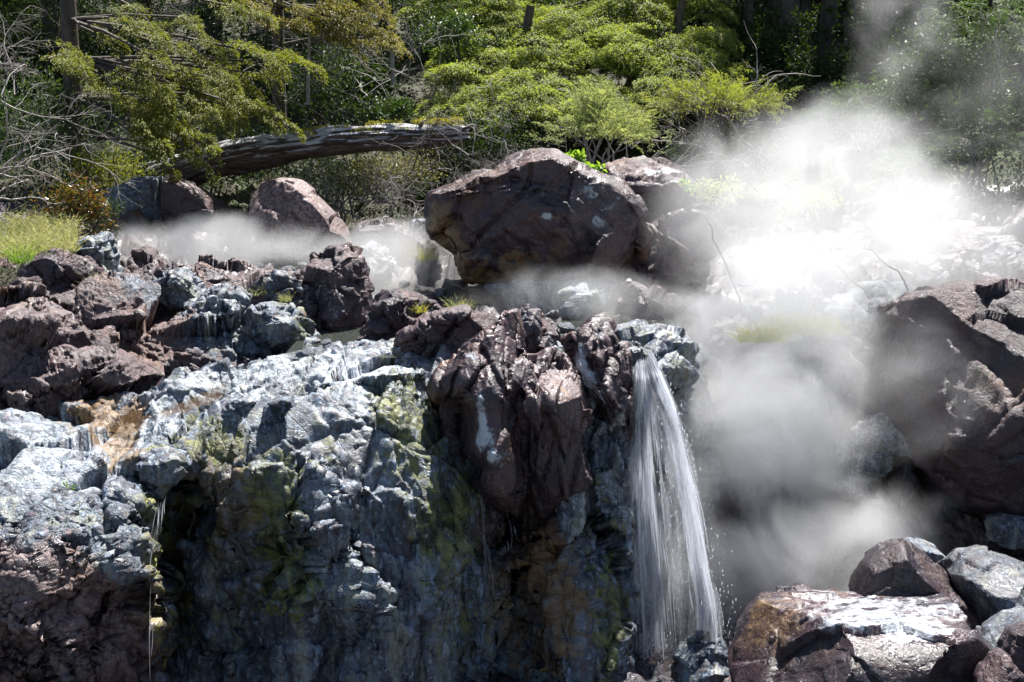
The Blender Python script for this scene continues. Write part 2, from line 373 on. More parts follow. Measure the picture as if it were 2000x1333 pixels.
def loft(name, cols, nu, nv, mat, amp, blobs=None, base=None, seed=0, aniso=(1, 1, 1), label=None, kind=None, cat=None, origin=None, sc=(.60, .25, .085), extra=None, drape=0, face=1.0):
    """a rock sheet through columns of measured points (top and back first, foot last)"""
    G = np.array([[at(*p) for p in c] for c in cols])          # col, row, xyz
    def cr(A, n, axis):
        A = np.moveaxis(A, axis, 0); m = len(A)
        d = np.linalg.norm(np.diff(A, axis=0), axis=-1).mean(axis=tuple(range(1, A.ndim - 1))) ** .8; cum = np.concatenate([[0], np.cumsum(d)])
        t = np.linspace(0, cum[-1], n); i = np.clip(np.searchsorted(cum, t, 'right') - 1, 0, m - 2)
        f = ((t - cum[i]) / (cum[i + 1] - cum[i]))
        sh = (n,) + (1,) * (A.ndim - 1); f = f.reshape(sh)
        p0, p1, p2, p3 = A[np.maximum(i - 1, 0)], A[i], A[i + 1], A[np.minimum(i + 2, m - 1)]
        out = .5 * ((2 * p1) + (p2 - p0) * f + (2 * p0 - 5 * p1 + 4 * p2 - p3) * f ** 2 + (3 * p1 - p0 - 3 * p2 + p3) * f ** 3)
        lin = p1 * (1 - f) + p2 * f
        return np.moveaxis(out * .6 + lin * .4, 0, axis)
    G = cr(G, nu, 0); G = cr(G, nv, 1)
    V = G.reshape(-1, 3); ii, jj = np.meshgrid(np.arange(nu - 1), np.arange(nv - 1), indexing='ij')
    a = (ii * nv + jj).ravel(); Q = np.stack([a, a + 1, a + nv + 1, a + nv], 1)
    T = np.concatenate([Q[:, [0, 1, 2]], Q[:, [0, 2, 3]]])
    V = V + normals_of(V, T) * (fbm(V * 1.3, 3, seed + 77) * amp * .6)[:, None]
    if drape:
        w = np.clip((-.45 - V[:, 2]) / .5, 0, 1); N = normals_of(V, T)
        V = V + N * (w * drape * (fbm(V * [3.2, 3.2, .55], 4, 501, .55, True) + .5 * fbm(V * [11, 11, 1.6], 3, 502)))[:, None]
    fz = None if face == 1 else 1 - (1 - face) * np.clip((-.45 - V[:, 2]) / .5, 0, 1)
    V = crag(V, T, amp * 1.7, sc[0], amp * .48, sc[1], amp * .17, sc[2] * .8, seed, aniso, fz)
    if extra is not None: V = extra(V)
    A = rock_attrs(V, base or {}, blobs, seed)
    ob = mesh_np(name, V, quads=Q, mat=mat, attrs=A, origin=origin if origin is not None else V.mean(0))
    return tag(ob, label, cat, None, kind)
# ------------------------------------------------------------------ ground: plunge basin, stream shelf and wooded hillside in one sheet
def sst(a, b, x): 
    t = np.clip((x - a) / (b - a), 0, 1); return t * t * (3 - 2 * t)
def ground_z(x, y):
    shelf = sst(9.6, 10.6, y - np.where(x > 1.1, (x - 1.1) * .3 + 1.2, 0.0))
    z = -2.6 + 2.42 * shelf
    z = z + sst(14.5, 24, y) * 1.5 + np.maximum(y - 20, 0) * .24 
    z = z + sst(2.2, 6.5, x) * sst(10, 14, y) * .9 + sst(-3.0, -5.5, x) * sst(9, 12, y) * .6
    return np.minimum(z, 30 + 0 * z)
gx = np.concatenate([-np.geomspace(150, 7, 16), np.linspace(-6.8, 6.8, 190), np.geomspace(7, 150, 16)])
gy = np.concatenate([np.linspace(-20, 5.8, 14), np.linspace(6, 8.6, 20), np.linspace(8.7, 18, 200), np.linspace(18.2, 40, 60), np.geomspace(41, 260, 16)])
GX, GY = np.meshgrid(gx, gy, indexing='ij'); P = np.stack([GX.ravel(), GY.ravel(), np.zeros(GX.size)], 1)
gz = ground_z(P[:, 0], P[:, 1]); near = np.exp(-(np.maximum(P[:, 1] - 17, 0) / 4) ** 2)
f1, e1, o1 = facet(P * 1.7 + 5, 3); f2, e2, o2 = facet(P * 4.6 + 9, 4)
gz = gz + .05 + (f1 * .13 + f2 * .06 + fbm(P * 9, 3, 8) * .02) * near + fbm(P * .25, 4, 12) * .5 * (1 - near)
P[:, 2] = gz
nv = len(gy); ii, jj = np.meshgrid(np.arange(len(gx) - 1), np.arange(nv - 1), indexing='ij'); a = (ii * nv + jj).ravel()
Q = np.stack([a, a + nv, a + nv + 1, a + 1], 1)
matg = GROUND
gobj = mesh_np('ground', P, quads=Q, mat=GROUND, attrs=rock_attrs(P, {'pale': -.3, 'purple': .8, 'wet': .45, 'ochre': .1, 'dark': .62}, None), origin=(0, 0, 0))
gobj.data.materials.append(ROCK)
fc = P[Q].mean(1); gobj.data.polygons.foreach_set('material_index', ((fc[:, 1] < 16.3 + fbm(fc * .8, 3, 4)) & (fc[:, 1] > 3)).astype(np.int32))
tag(gobj, 'rocky stream shelf and dark wooded slope behind it', None, None, 'structure')
def gz_at(x, y):
    return float(ground_z(np.array([x], float), np.array([y], float))[0])

# ------------------------------------------------------------------ the cliff the water falls from
cliff_cols = [
 [(-350,790,9.0),(-350,850,8.0),(-350,920,7.4),(-350,1000,6.8),(-350,1090,6.5),(-350,1200,6.4),(-350,1350,6.2),(-350,1900,6.0)],
 [(0,810,8.9),(0,845,8.1),(0,915,7.5),(0,1005,7.0),(0,1080,6.8),(0,1200,6.65),(0,1340,6.5),(0,1850,6.2)],
 [(130,800,8.9),(130,840,8.3),(120,900,7.7),(120,975,7.2),(120,1060,6.95),(110,1180,6.75),(100,1340,6.6),(100,1850,6.3)],
 [(230,770,9.0),(225,825,8.4),(215,885,7.9),(235,950,7.4),(230,1050,7.1),(215,1180,6.95),(200,1340,6.85),(200,1850,6.6)],
 [(320,745,9.0),(300,800,8.5),(290,870,8.1),(306,970,7.6),(296,1060,7.4),(272,1180,7.3),(250,1340,7.3),(250,1850,7.2)],
 [(345,735,9.1),(330,790,8.6),(325,860,8.2),(330,950,7.95),(322,1060,7.95),(305,1180,7.95),(290,1340,7.9),(290,1850,7.9)],
 [(450,715,9.2),(400,765,8.8),(385,830,8.4),(395,895,8.05),(390,1000,8.2),(380,1120,8.2),(370,1340,8.1),(370,1850,8.1)],
 [(520,700,9.3),(455,745,8.8),(440,800,8.4),(445,880,8.0),(480,985,7.75),(490,1110,7.8),(490,1340,7.8),(490,1850,7.7)],
 [(590,690,9.4),(520,735,8.9),(505,790,8.4),(510,860,8.0),(560,985,7.5),(585,1110,7.4),(590,1340,7.4),(590,1850,7.4)],
 [(660,685,9.4),(620,715,8.95),(620,765,8.45),(620,840,8.05),(640,970,7.7),(645,1110,7.5),(640,1340,7.4),(640,1850,7.3)],
 [(750,680,9.4),(735,705,8.95),(745,755,8.5),(755,830,8.1),(765,960,7.75),(760,1110,7.5),(755,1340,7.35),(750,1850,7.3)],
 [(850,680,9.4),(810,715,9.0),(830,780,8.6),(860,860,8.25),(880,980,7.95),(880,1120,7.75),(870,1340,7.6),(870,1850,7.5)],
 [(940,680,9.5),(930,720,9.1),(940,790,8.9),(955,880,8.8),(960,1000,8.75),(960,1120,8.6),(965,1340,8.3),(965,1850,8.2)],
 [(1080,680,9.5),(1080,720,9.1),(1080,790,8.9),(1080,880,8.75),(1070,1010,8.5),(1075,1140,8.25),(1080,1340,8.0),(1080,1850,8.0)],
 [(1170,680,9.5),(1170,720,9.1),(1175,790,8.95),(1175,880,8.8),(1175,1010,8.6),(1185,1140,8.3),(1185,1340,8.1),(1185,1850,8.1)],
 [(1235,690,9.6),(1238,730,9.3),(1225,790,9.1),(1215,880,8.95),(1205,1000,8.8),(1222,1140,8.6),(1228,1340,8.5),(1228,1850,8.5)],
 [(1262,690,9.9),(1262,730,9.8),(1258,790,9.7),(1250,880,9.7),(1250,1000,9.7),(1250,1140,9.7),(1250,1340,9.6),(1250,1850,9.6)],
 [(1370,670,10.6),(1375,730,10.2),(1375,790,10.1),(1370,880,10.1),(1370,1000,10.1),(1365,1140,10.0),(1360,1340,9.8),(1360,1850,9.8)],
]
cliff_blobs = [
 ('purple', 60, 1230, 330, 210, .95), ('dry', 60, 1180, 260, 240, .7), ('purple', 250, 1060, 70, 110, -.4), ('purple', 40, 740, 300, 60, .3),
 ('pale', 120, 900, 280, 95, .52), ('pale', 300, 800, 120, 50, .36), ('pale', 450, 740, 190, 60, .40), ('dark', 640, 850, 110, 60, .25), ('dark', 570, 760, 40, 40, .2), ('pale', 600, 740, 180, 50, .26), ('pale', 660, 1150, 130, 150, .12),
 ('pale', 700, 700, 130, 45, .5),
 ('ochre', 190, 800, 110, 45, .65), ('ochre', 235, 880, 50, 60, .65), ('ochre', 430, 980, 130, 160, .60), ('ochre', 300, 1180, 50, 180, .5), ('ochre', 1060, 1180, 130, 190, .62),
 ('moss', 430, 860, 80, 60, .6), ('moss', 450, 1030, 150, 190, .48), ('moss', 565, 1060, 55, 190, .72), ('moss', 760, 780, 60, 70, .3), ('moss', 340, 900, 40, 40, .45), ('moss', 330, 1130, 60, 260, .55),
 ('moss', 790, 800, 90, 120, .48), ('moss', 850, 960, 90, 150, .48), ('moss', 900, 1150, 85, 230, .55), ('moss', 1190, 1180, 35, 230, .8), ('moss', 635, 880, 22, 45, .6), ('moss', 1130, 1290, 40, 60, .3),
 ('purple', 1010, 1020, 110, 110, .7), ('purple', 1090, 1230, 150, 160, .42), ('purple', 480, 1130, 80, 120, .35),
 ('dark', 980, 1050, 45, 90, .75), ('dark', 345, 1150, 18, 220, .75), ('dark', 700, 880, 60, 70, .45), ('dark', 450, 1050, 90, 130, .35), ('dark', 700, 1280, 80, 70, .3),  # dark patch under the great boulder paints the shade of its recess
]
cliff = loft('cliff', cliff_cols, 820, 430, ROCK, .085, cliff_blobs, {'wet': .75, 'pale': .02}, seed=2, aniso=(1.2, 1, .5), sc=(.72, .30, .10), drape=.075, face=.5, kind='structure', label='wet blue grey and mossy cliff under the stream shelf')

bank_cols = [
 [(-350,455,13.5),(-350,500,11),(-350,540,9.7),(-350,600,9.0),(-350,700,8.6),(-350,800,8.4),(-350,880,8.2),(-350,1000,8.2)],
 [(0,465,13),(0,515,11),(0,560,9.8),(0,612,9.1),(0,700,8.8),(0,780,8.6),(0,860,8.4),(0,960,8.4)],
 [(90,500,12.5),(90,550,10.8),(90,585,9.8),(90,630,9.25),(90,710,8.9),(90,790,8.7),(80,850,8.5),(80,930,8.5)],
 [(190,520,12.3),(190,555,10.7),(185,590,9.9),(185,640,9.45),(180,720,9.1),(160,790,8.9),(140,832,8.7),(140,900,8.7)],
 [(290,525,12.3),(280,560,10.9),(270,590,10.1),(260,650,9.65),(270,720,9.35),(255,765,9.2),(240,795,9.05),(240,860,9.0)],
 [(400,530,12.3),(400,555,11.1),(400,585,10.4),(400,630,9.95),(390,680,9.65),(390,730,9.4),(380,758,9.25),(380,830,9.2)],
 [(500,545,12.3),(500,562,11.2),(500,590,10.6),(500,630,10.05),(500,670,9.75),(500,700,9.55),(490,722,9.45),(490,800,9.4)],
 [(600,565,12.2),(600,580,11.3),(595,605,10.7),(590,635,10.2),(590,662,9.9),(590,684,9.75),(590,700,9.65),(590,770,9.6)],
 [(690,610,11.4),(690,625,11.0),(670,645,10.6),(650,665,10.2),(640,685,9.95),(635,705,9.85),(632,730,9.75),(632,790,9.7)],
]
bank_blobs = [('pale', 330, 580, 160, 40, .38), ('pale', 480, 620, 110, 60, .30), ('pale', 440, 530, 200, 30, .3), ('purple', 380, 660, 110, 60, -.25), ('purple', 500, 640, 120, 80, -.75), ('purple', 340, 570, 110, 30, -.5),
 ('pale', 370, 700, 40, 70, .3), ('ochre', 60, 780, 160, 90, .32), ('ochre', 30, 560, 90, 40, .45), ('moss', 330, 730, 60, 40, .35), ('moss', 600, 640, 30, 50, .45), ('moss', 540, 590, 60, 30, .35), ('dark', 270, 780, 70, 40, .45)]
bank = loft('rock_outcrop', bank_cols, 640, 330, ROCK, .105, bank_blobs, {'purple': .85, 'wet': .35, 'dry': .32, 'dark': .1}, seed=4, aniso=(1, 1, 1.3),
            label='long craggy purple brown rock outcrop above the brown trickle', cat='rock outcrop', origin=at(200, 820, 8.8))

wall_cols = [
 [(1330,600,13),(1350,640,12),(1365,700,11.2),(1370,800,10.7),(1370,920,10.5),(1370,1050,10.3),(1365,1250,10.0),(1360,1700,9.8)],
 [(1450,560,13.5),(1450,620,12),(1450,700,11.0),(1450,800,10.6),(1450,920,10.6),(1450,1050,10.3),(1450,1200,9.9),(1450,1600,9.5)],
 [(1560,540,13.5),(1560,600,12),(1560,680,11.0),(1560,800,10.6),(1560,920,10.6),(1560,1050,10.2),(1560,1200,9.6),(1560,1600,9.0)],
 [(1680,500,14),(1680,570,12.4),(1680,690,11.2),(1680,800,10.8),(1680,930,10.6),(1680,1050,10.1),(1680,1180,9.4),(1680,1600,8.8)],
 [(1800,480,14.5),(1800,540,12.6),(1810,700,11.2),(1810,820,10.8),(1810,950,10.4),(1800,1060,9.9),(1800,1180,9.2),(1800,1600,8.6)],
 [(1950,460,14.5),(1950,520,12.6),(1950,700,11),(1950,820,10.6),(1950,950,10.1),(1950,1060,9.5),(1950,1180,8.9),(1950,1600,8.4)],
 [(2350,420,14.5),(2350,500,12.4),(2350,700,10.5),(2350,820,10),(2350,950,9.4),(2350,1060,8.9),(2350,1180,8.3),(2350,1600,7.8)],
]
wall_blobs = [('dark', 1600, 600, 300, 80, .3), ('ochre', 1520, 700, 100, 60, .4), ('pale', 1480, 950, 80, 50, .1)]
rwall = loft('rock_bank', wall_cols, 330, 230, ROCK, .11, wall_blobs, {'purple': .6, 'wet': .3, 'dark': .35}, seed=6, label='dark rock bank behind the steam right of the waterfall', cat='rock bank', origin=at(1650, 1180, 9.5))
# front apron of the plunge basin
apron_cols = [[(x, 1180, 9.6 - .001 * abs(x - 1300)), (x, 1250, 8.8), (x, 1330, 8.0), (x, 1500, 7.2), (x, 1900, 6.2)] for x in (1150, 1300, 1450, 1650, 1850, 2100, 2400)]
loft('basin_floor', apron_cols, 200, 110, ROCK, .07, None, {'purple': .5, 'wet': .6, 'dark': .3}, seed=8, label='dark rubble floor of the plunge basin', kind='structure')

# ------------------------------------------------------------------ boulders (outline measured on the photograph, each at its own distance and depth)
PU, GR, WET = {'purple': .95}, {'purple': 0.05}, {'wet': .8}
boulder('boulder', 'huge dark purple boulder with a cracked face standing in the stream',
  [(828,410),(836,385),(880,372),(950,345),(1000,322),(1040,313),(1078,310),(1120,332),(1165,350),(1205,372),(1240,405),(1258,440),(1278,462),(1262,520),(1230,552),(1180,556),(1110,560),(1040,575),(985,572),(925,556),(885,520),(850,470)],
  12.0, 1.15, 7, {'purple': 1.0, 'wet': .7, 'dark': .18}, [('ochre', 860, 450, 38, 80, .9), ('ochre', 960, 520, 130, 45, .7), ('ochre', 1190, 520, 60, 30, .35), ('moss', 1050, 570, 120, 16, .5), ('pale', 1063, 418, 14, 10, .9), ('pale', 1140, 365, 18, 14, .7), ('pale', 1190, 395, 26, 14, .6), ('pale', 1170, 430, 18, 12, .5), ('pale', 1100, 340, 25, 12, .3)],
  cuts=9, cracks=[[(1040,320),(1035,360),(1000,400),(950,450),(915,500)],[(1005,350),(960,352),(900,378)],[(985,450),(1025,480),(1050,530)],[(1100,430),(1130,480),(1160,540)],[(1230,400),(1248,450),(1240,510)]], rough=.55, seed=3, power=3.2,
  planes=[(-.9,-.75,-.15,.80),(-.1,-1,.35,.80),(.5,-1,.3,.78),(.1,-1,-.8,.78),(.9,-.5,-.4,.85)])
boulder('boulder', 'dark boulder behind and right of the huge boulder with pale lichen on top',
  [(1165,350),(1190,332),(1240,322),(1290,322),(1335,345),(1372,372),(1392,420),(1370,470),(1280,480),(1200,440)], 13.6, .8, 6, {'purple': .9}, [('pale', 1310, 345, 40, 14, .6), ('pale', 1270, 340, 16, 12, .5)], seed=5, rough=.8)
boulder('boulder', 'dark rounded boulder squeezed between the huge boulder and the steam',
  [(1255,440),(1290,415),(1345,402),(1385,420),(1410,470),(1390,540),(1350,600),(1290,625),(1240,590),(1225,540)], 12.4, .7, 6, {'purple': .9, 'dark': .2}, None, seed=6, rough=.8, power=3)
boulder('boulder', 'broken reddish brown rock under the right end of the huge boulder',
  [(1205,560),(1235,552),(1275,575),(1320,600),(1345,625),(1335,660),(1270,650),(1225,615)], 11.0, .4, 6, {'purple': .9}, None, seed=9, rough=1.7, cuts=14)
boulder('boulder', 'pale tilted boulder with fine cracks below the fallen log',
  [(486,375),(505,356),(540,349),(580,358),(620,385),(655,420),(680,460),(688,500),(640,520),(560,500),(500,450)], 15.2, .8, 6, {'purple': .85, 'pale': .1, 'dry': 1.0}, None, seed=11, rough=.35, cuts=4,
  cracks=[[(520,360),(550,400),(590,440),(640,480)],[(545,400),(580,380),(620,392)],[(540,420),(575,462),(600,500)]], planes=[(-.6,-1,.7,.62)])
boulder('boulder', 'big shaded grey slab at the back of the misty pool, left', [(208,420),(215,370),(260,350),(320,345),(330,420),(325,500),(240,510),(205,470)], 16.0, .6, 6, {'purple': .3}, None, seed=12, rough=.35, cuts=4)
boulder('boulder', 'shaded rock with a sloping back between the grey slab and the pale tilted boulder', [(325,345),(370,360),(420,390),(462,432),(475,490),(400,510),(320,500),(312,420)], 16.1, .6, 6, {'purple': .8, 'dry': .3}, None, seed=13, rough=.35, cuts=4)
boulder('boulder', 'small brown rock poking out of the mist at the pool edge', [(262,478),(285,465),(320,470),(340,492),(345,515),(280,520),(255,505)], 14.6, .25, 5, {'purple': .9, 'ochre': .3}, None, seed=14)
boulder('boulder', 'rounded misty rock left of the huge boulder', [(688,470),(705,440),(745,428),(790,438),(812,462),(830,490),(800,520),(720,520),(690,500)], 14.5, .5, 6, {'purple': .75}, None, seed=15, rough=.7)
boulder('boulder', 'flat pale rock half hidden in mist behind the rounded rock', [(795,455),(805,432),(840,428),(850,470),(840,520),(800,510)], 15.0, .4, 5, {'purple': .4, 'pale': .2}, None, seed=16, rough=.7)
boulder('boulder', 'low mossy rock in the bright stream between the upright rock and the huge boulder', [(690,490),(720,478),(750,492),(772,520),(780,560),(720,560),(690,530)], 13.2, .35, 6, {'purple': .4, 'moss': .2}, None, seed=17)
boulder('boulder', 'upright grey rock left beside the huge boulder in the stream', [(818,480),(835,465),(850,480),(860,530),(850,560),(820,560),(812,520)], 12.9, .25, 5, {'purple': .6}, None, seed=18)
boulder('boulder', 'upright dark rock column at the end of the left outcrop',
  [(600,505),(620,487),(650,482),(685,487),(706,500),(712,545),(712,600),(700,660),(650,675),(612,640),(598,570)], 10.5, .42, 6, {'purple': .95, 'wet': .3}, [('pale', 640, 590, 28, 40, .45), ('pale', 640, 650, 40, 30, .3)], seed=20, rough=1.0, power=3, planes=[(-.8,-1,.1,.75)])
boulder('boulder', 'small craggy rock with a grass tuft beside the upright column', [(502,560),(530,545),(580,535),(612,548),(625,590),(620,640),(570,640),(520,610),(500,585)], 10.5, .4, 6, {'purple': .55, 'moss': .12}, None, seed=21, rough=1.6)
boulder('boulder', 'pale bluish rock standing above the left grass', [(132,500),(160,470),(195,459),(212,470),(215,510),(228,545),(220,570),(180,560),(150,540)], 10.9, .4, 6, {'purple': .15, 'pale': .3}, [('moss', 165, 485, 25, 20, .35)], seed=22)
boulder('boulder', 'dark brown rock leaning on the pale bluish rock above the left outcrop', [(48,520),(75,498),(105,492),(150,508),(180,525),(182,565),(160,585),(90,580),(55,555)], 10.3, .42, 6, {'purple': .75}, [('pale', 100, 560, 40, 14, .3), ('dark', 160, 545, 25, 25, .4)], seed=23)
boulder('boulder', 'pale grey lump of rock on the crest of the left outcrop', [(300,560),(320,540),(350,530),(375,548),(390,580),(370,600),(320,595)], 10.5, .35, 6, {'purple': .1, 'pale': .2}, None, seed=24, rough=1.3)
boulder('boulder', 'line of low dark rock on the far side of the outcrop crest', [(280,548),(310,528),(350,520),(400,535),(440,548),(452,570),(400,575),(340,570)], 11.0, .3, 6, {'purple': .8}, None, seed=25, rough=1.8)
boulder('boulder', 'grey knob with a mossy end over the water at the outcrop foot', [(478,615),(520,595),(560,600),(600,630),(612,665),(590,690),(540,700),(500,680),(480,650)], 9.9, .35, 6, {'purple': .1}, [('moss', 600, 650, 22, 50, .6), ('pale', 530, 620, 50, 20, .3)], seed=26, rough=1.3)
boulder('boulder', 'pale wrinkled knob in the middle of the outcrop top', [(365,600),(400,575),(440,572),(475,592),(485,635),(460,665),(410,665),(375,640)], 10.1, .3, 6, {'purple': .05, 'pale': .15}, None, seed=27, rough=1.3)
# the central group above the fall
boulder('boulder', 'dark crumbly rock left of the yellow grass tuft on the fall crest', [(700,660),(722,622),(745,592),(790,582),(830,590),(858,612),(860,650),(800,690),(740,700)], 9.8, .38, 6, {'purple': .85}, [('moss', 840, 610, 16, 18, .5), ('ochre', 735, 640, 20, 40, .4)], seed=30, rough=1.3)
boulder('boulder', 'long dark purple boulder under the yellow grass tuft', [(745,690),(770,655),(815,640),(850,612),(905,603),(960,612),(985,640),(1000,690),(980,760),(900,790),(830,800),(790,760)], 9.4, .5, 7, {'purple': 1.0, 'wet': .2}, [('pale', 800, 700, 45, 20, .35), ('pale', 830, 735, 26, 18, .5)], seed=31, rough=.8,
  cracks=[[(890,625),(850,690),(830,740)]])
boulder('boulder', 'small pale blue block in front of the long dark boulder', [(775,705),(800,692),(830,695),(842,725),(822,752),(790,748),(775,725)], 9.15, .2, 6, {'pale': .45}, None, seed=32, rough=.8)
boulder('boulder', 'flaky rock with pale blue bands standing on the fall crest', [(985,640),(1000,612),(1030,602),(1056,608),(1072,640),(1090,690),(1080,730),(1030,740),(1000,700)], 9.5, .3, 6, {'purple': .65}, [('pale', 1010, 670, 14, 50, .6), ('pale', 1080, 690, 12, 35, .6)], seed=33, rough=1.4)
boulder('boulder', 'tall purple brown outcrop jutting from the middle of the cliff with white mineral streaks',
  [(905,700),(930,672),(962,650),(985,622),(1012,612),(1030,655),(1038,712),(1052,790),(1060,880),(1045,950),(1010,1000),(965,960),(930,900),(900,870),(865,850),(850,800),(862,745)],
  8.5, .55, 7, {'purple': 1.0, 'wet': .9}, [('pale', 928, 800, 14, 55, .55), ('pale', 940, 850, 20, 46, .6), ('pale', 970, 880, 26, 26, .5), ('pale', 925, 700, 12, 10, .5), ('dark', 880, 830, 35, 60, .7), ('ochre', 1000, 960, 60, 40, .3)],  # dark patch paints the shade on the outcrop's left side
  seed=35, rough=.8, an=(1.5, 1.2, .42), power=3.0, cuts=8, cracks=[[(945,690),(985,760),(1020,830),(1035,900)],[(900,720),(870,800)]],
  push=[(950,760,50,.12),(950,860,50,.10),(875,830,45,-.26)], planes=[(-.7,-1,.1,.80),(.7,-1,.2,.80)])
boulder('boulder', 'broad purple brown lump with a sunlit shoulder beside the streaked outcrop',
  [(1028,728),(1048,708),(1080,700),(1112,715),(1140,760),(1152,800),(1130,850),(1137,900),(1146,930),(1105,965),(1062,1005),(1035,960),(1018,850)],
  8.45, .5, 7, {'purple': 1.0, 'wet': .7}, [('ochre', 1120, 800, 40, 70, .4), ('dry', 1100, 760, 60, 60, .5)], seed=34, rough=.8, an=(1.5, 1.2, .42), power=3.2, cuts=7,  # ochre and dry patches put the sunlit right side into the colour
  cracks=[[(1050,740),(1075,820),(1100,900)],[(1090,860),(1060,940)]], push=[(1095,800,50,.10)], planes=[(.15,-.35,1,.70),(.8,-1,.1,.8)])
boulder('boulder', 'tall split slab with a pale blue stripe at the lip of the waterfall',
  [(1112,672),(1135,655),(1165,632),(1190,640),(1215,665),(1232,700),(1248,760),(1250,820),(1225,850),(1205,880),(1185,850),(1160,800),(1130,750),(1110,710)],
  8.95, .42, 6, {'purple': .72, 'wet': 1.0, 'pale': .06}, [('pale', 1145, 720, 18, 40, .8), ('pale', 1170, 780, 16, 40, .7), ('pale', 1205, 830, 18, 30, .6), ('pale', 1170, 650, 20, 10, .5), ('moss', 1122, 690, 10, 20, .5)],
  seed=36, rough=.9, an=(1.6, 1.2, .4), cracks=[[(1170,650),(1160,700),(1200,800)],[(1140,680),(1190,790),(1210,870)]], power=3)
boulder('boulder', 'lower fang of pale and dark rock hanging beside the falling water', [(1165,850),(1200,838),(1236,830),(1232,880),(1225,930),(1205,990),(1185,1002),(1170,960),(1155,900)], 8.85, .3, 6, {'purple': .45, 'wet': .6}, [('pale', 1205, 900, 18, 60, .5)], seed=37, rough=1.0, an=(1.6, 1.2, .4))
boulder('boulder', 'pointed pale rock tooth under the great purple boulder', [(1085,985),(1110,955),(1138,945),(1140,1000),(1132,1042),(1100,1046),(1088,1015)], 8.3, .16, 6, {'pale': .40, 'purple': .2}, None, seed=38, rough=.7)
boulder('boulder', 'rounded mossy rock beyond the lip of the waterfall', [(1205,655),(1240,640),(1290,640),(1335,655),(1356,690),(1358,745),(1340,790),(1300,760),(1262,720),(1225,690)], 9.6, .45, 6, {'purple': .35, 'moss': .22, 'wet': .8}, None, seed=39, rough=.9)
boulder('boulder', 'small wet mossy stone splitting the water at the lip', [(1222,672),(1245,668),(1262,690),(1258,730),(1244,742),(1232,710)], 9.15, .16, 5, {'purple': .2, 'moss': .45, 'wet': 1, 'dark': .4}, None, seed=40, rough=.9)
boulder('boulder', 'pale block with a white face jutting from the cliff edge left of the centre', [(432,800),(455,782),(490,778),(506,802),(500,828),(470,848),(440,838)], 8.25, .22, 6, {'pale': .42}, None, seed=41, rough=.8)
boulder('boulder', 'wide blue grey cracked slab set in the cliff face', [(500,850),(520,800),(560,770),(600,790),(622,840),(640,880),(620,920),(570,935),(530,925),(500,895)], 8.15, .26, 6, {'purple': 0, 'pale': .05}, [('moss', 628, 885, 16, 26, .5)], seed=42, rough=.7, cracks=[[(535,800),(570,830),(620,870)],[(570,830),(600,795)]], planes=[(0,-1,.25,.7)])
boulder('boulder', 'blue grey block overhanging the dark olive hollow', [(268,905),(285,885),(320,880),(355,892),(370,915),(350,940),(320,965),(290,968),(275,940)], 7.75, .24, 6, {'pale': .12, 'wet': .8}, None, seed=43, rough=.7)
boulder('boulder', 'olive slimy rib of rock running down the right of the dark hollow', [(470,880),(500,890),(540,940),(570,1000),(585,1060),(560,1090),(520,1030),(480,960),(455,910)], 7.95, .2, 6, {'moss': .35, 'ochre': .3, 'wet': .9}, [('pale', 530, 940, 30, 60, .2)], seed=44, rough=.9)
boulder('boulder', 'dark slimy rib in the middle of the olive hollow', [(385,905),(430,890),(455,930),(470,1040),(480,1200),(470,1340),(400,1340),(365,1150),(370,1000)], 8.05, .2, 6, {'moss': .35, 'ochre': .35, 'wet': .9, 'dark': .25}, None, seed=45, rough=1.1)
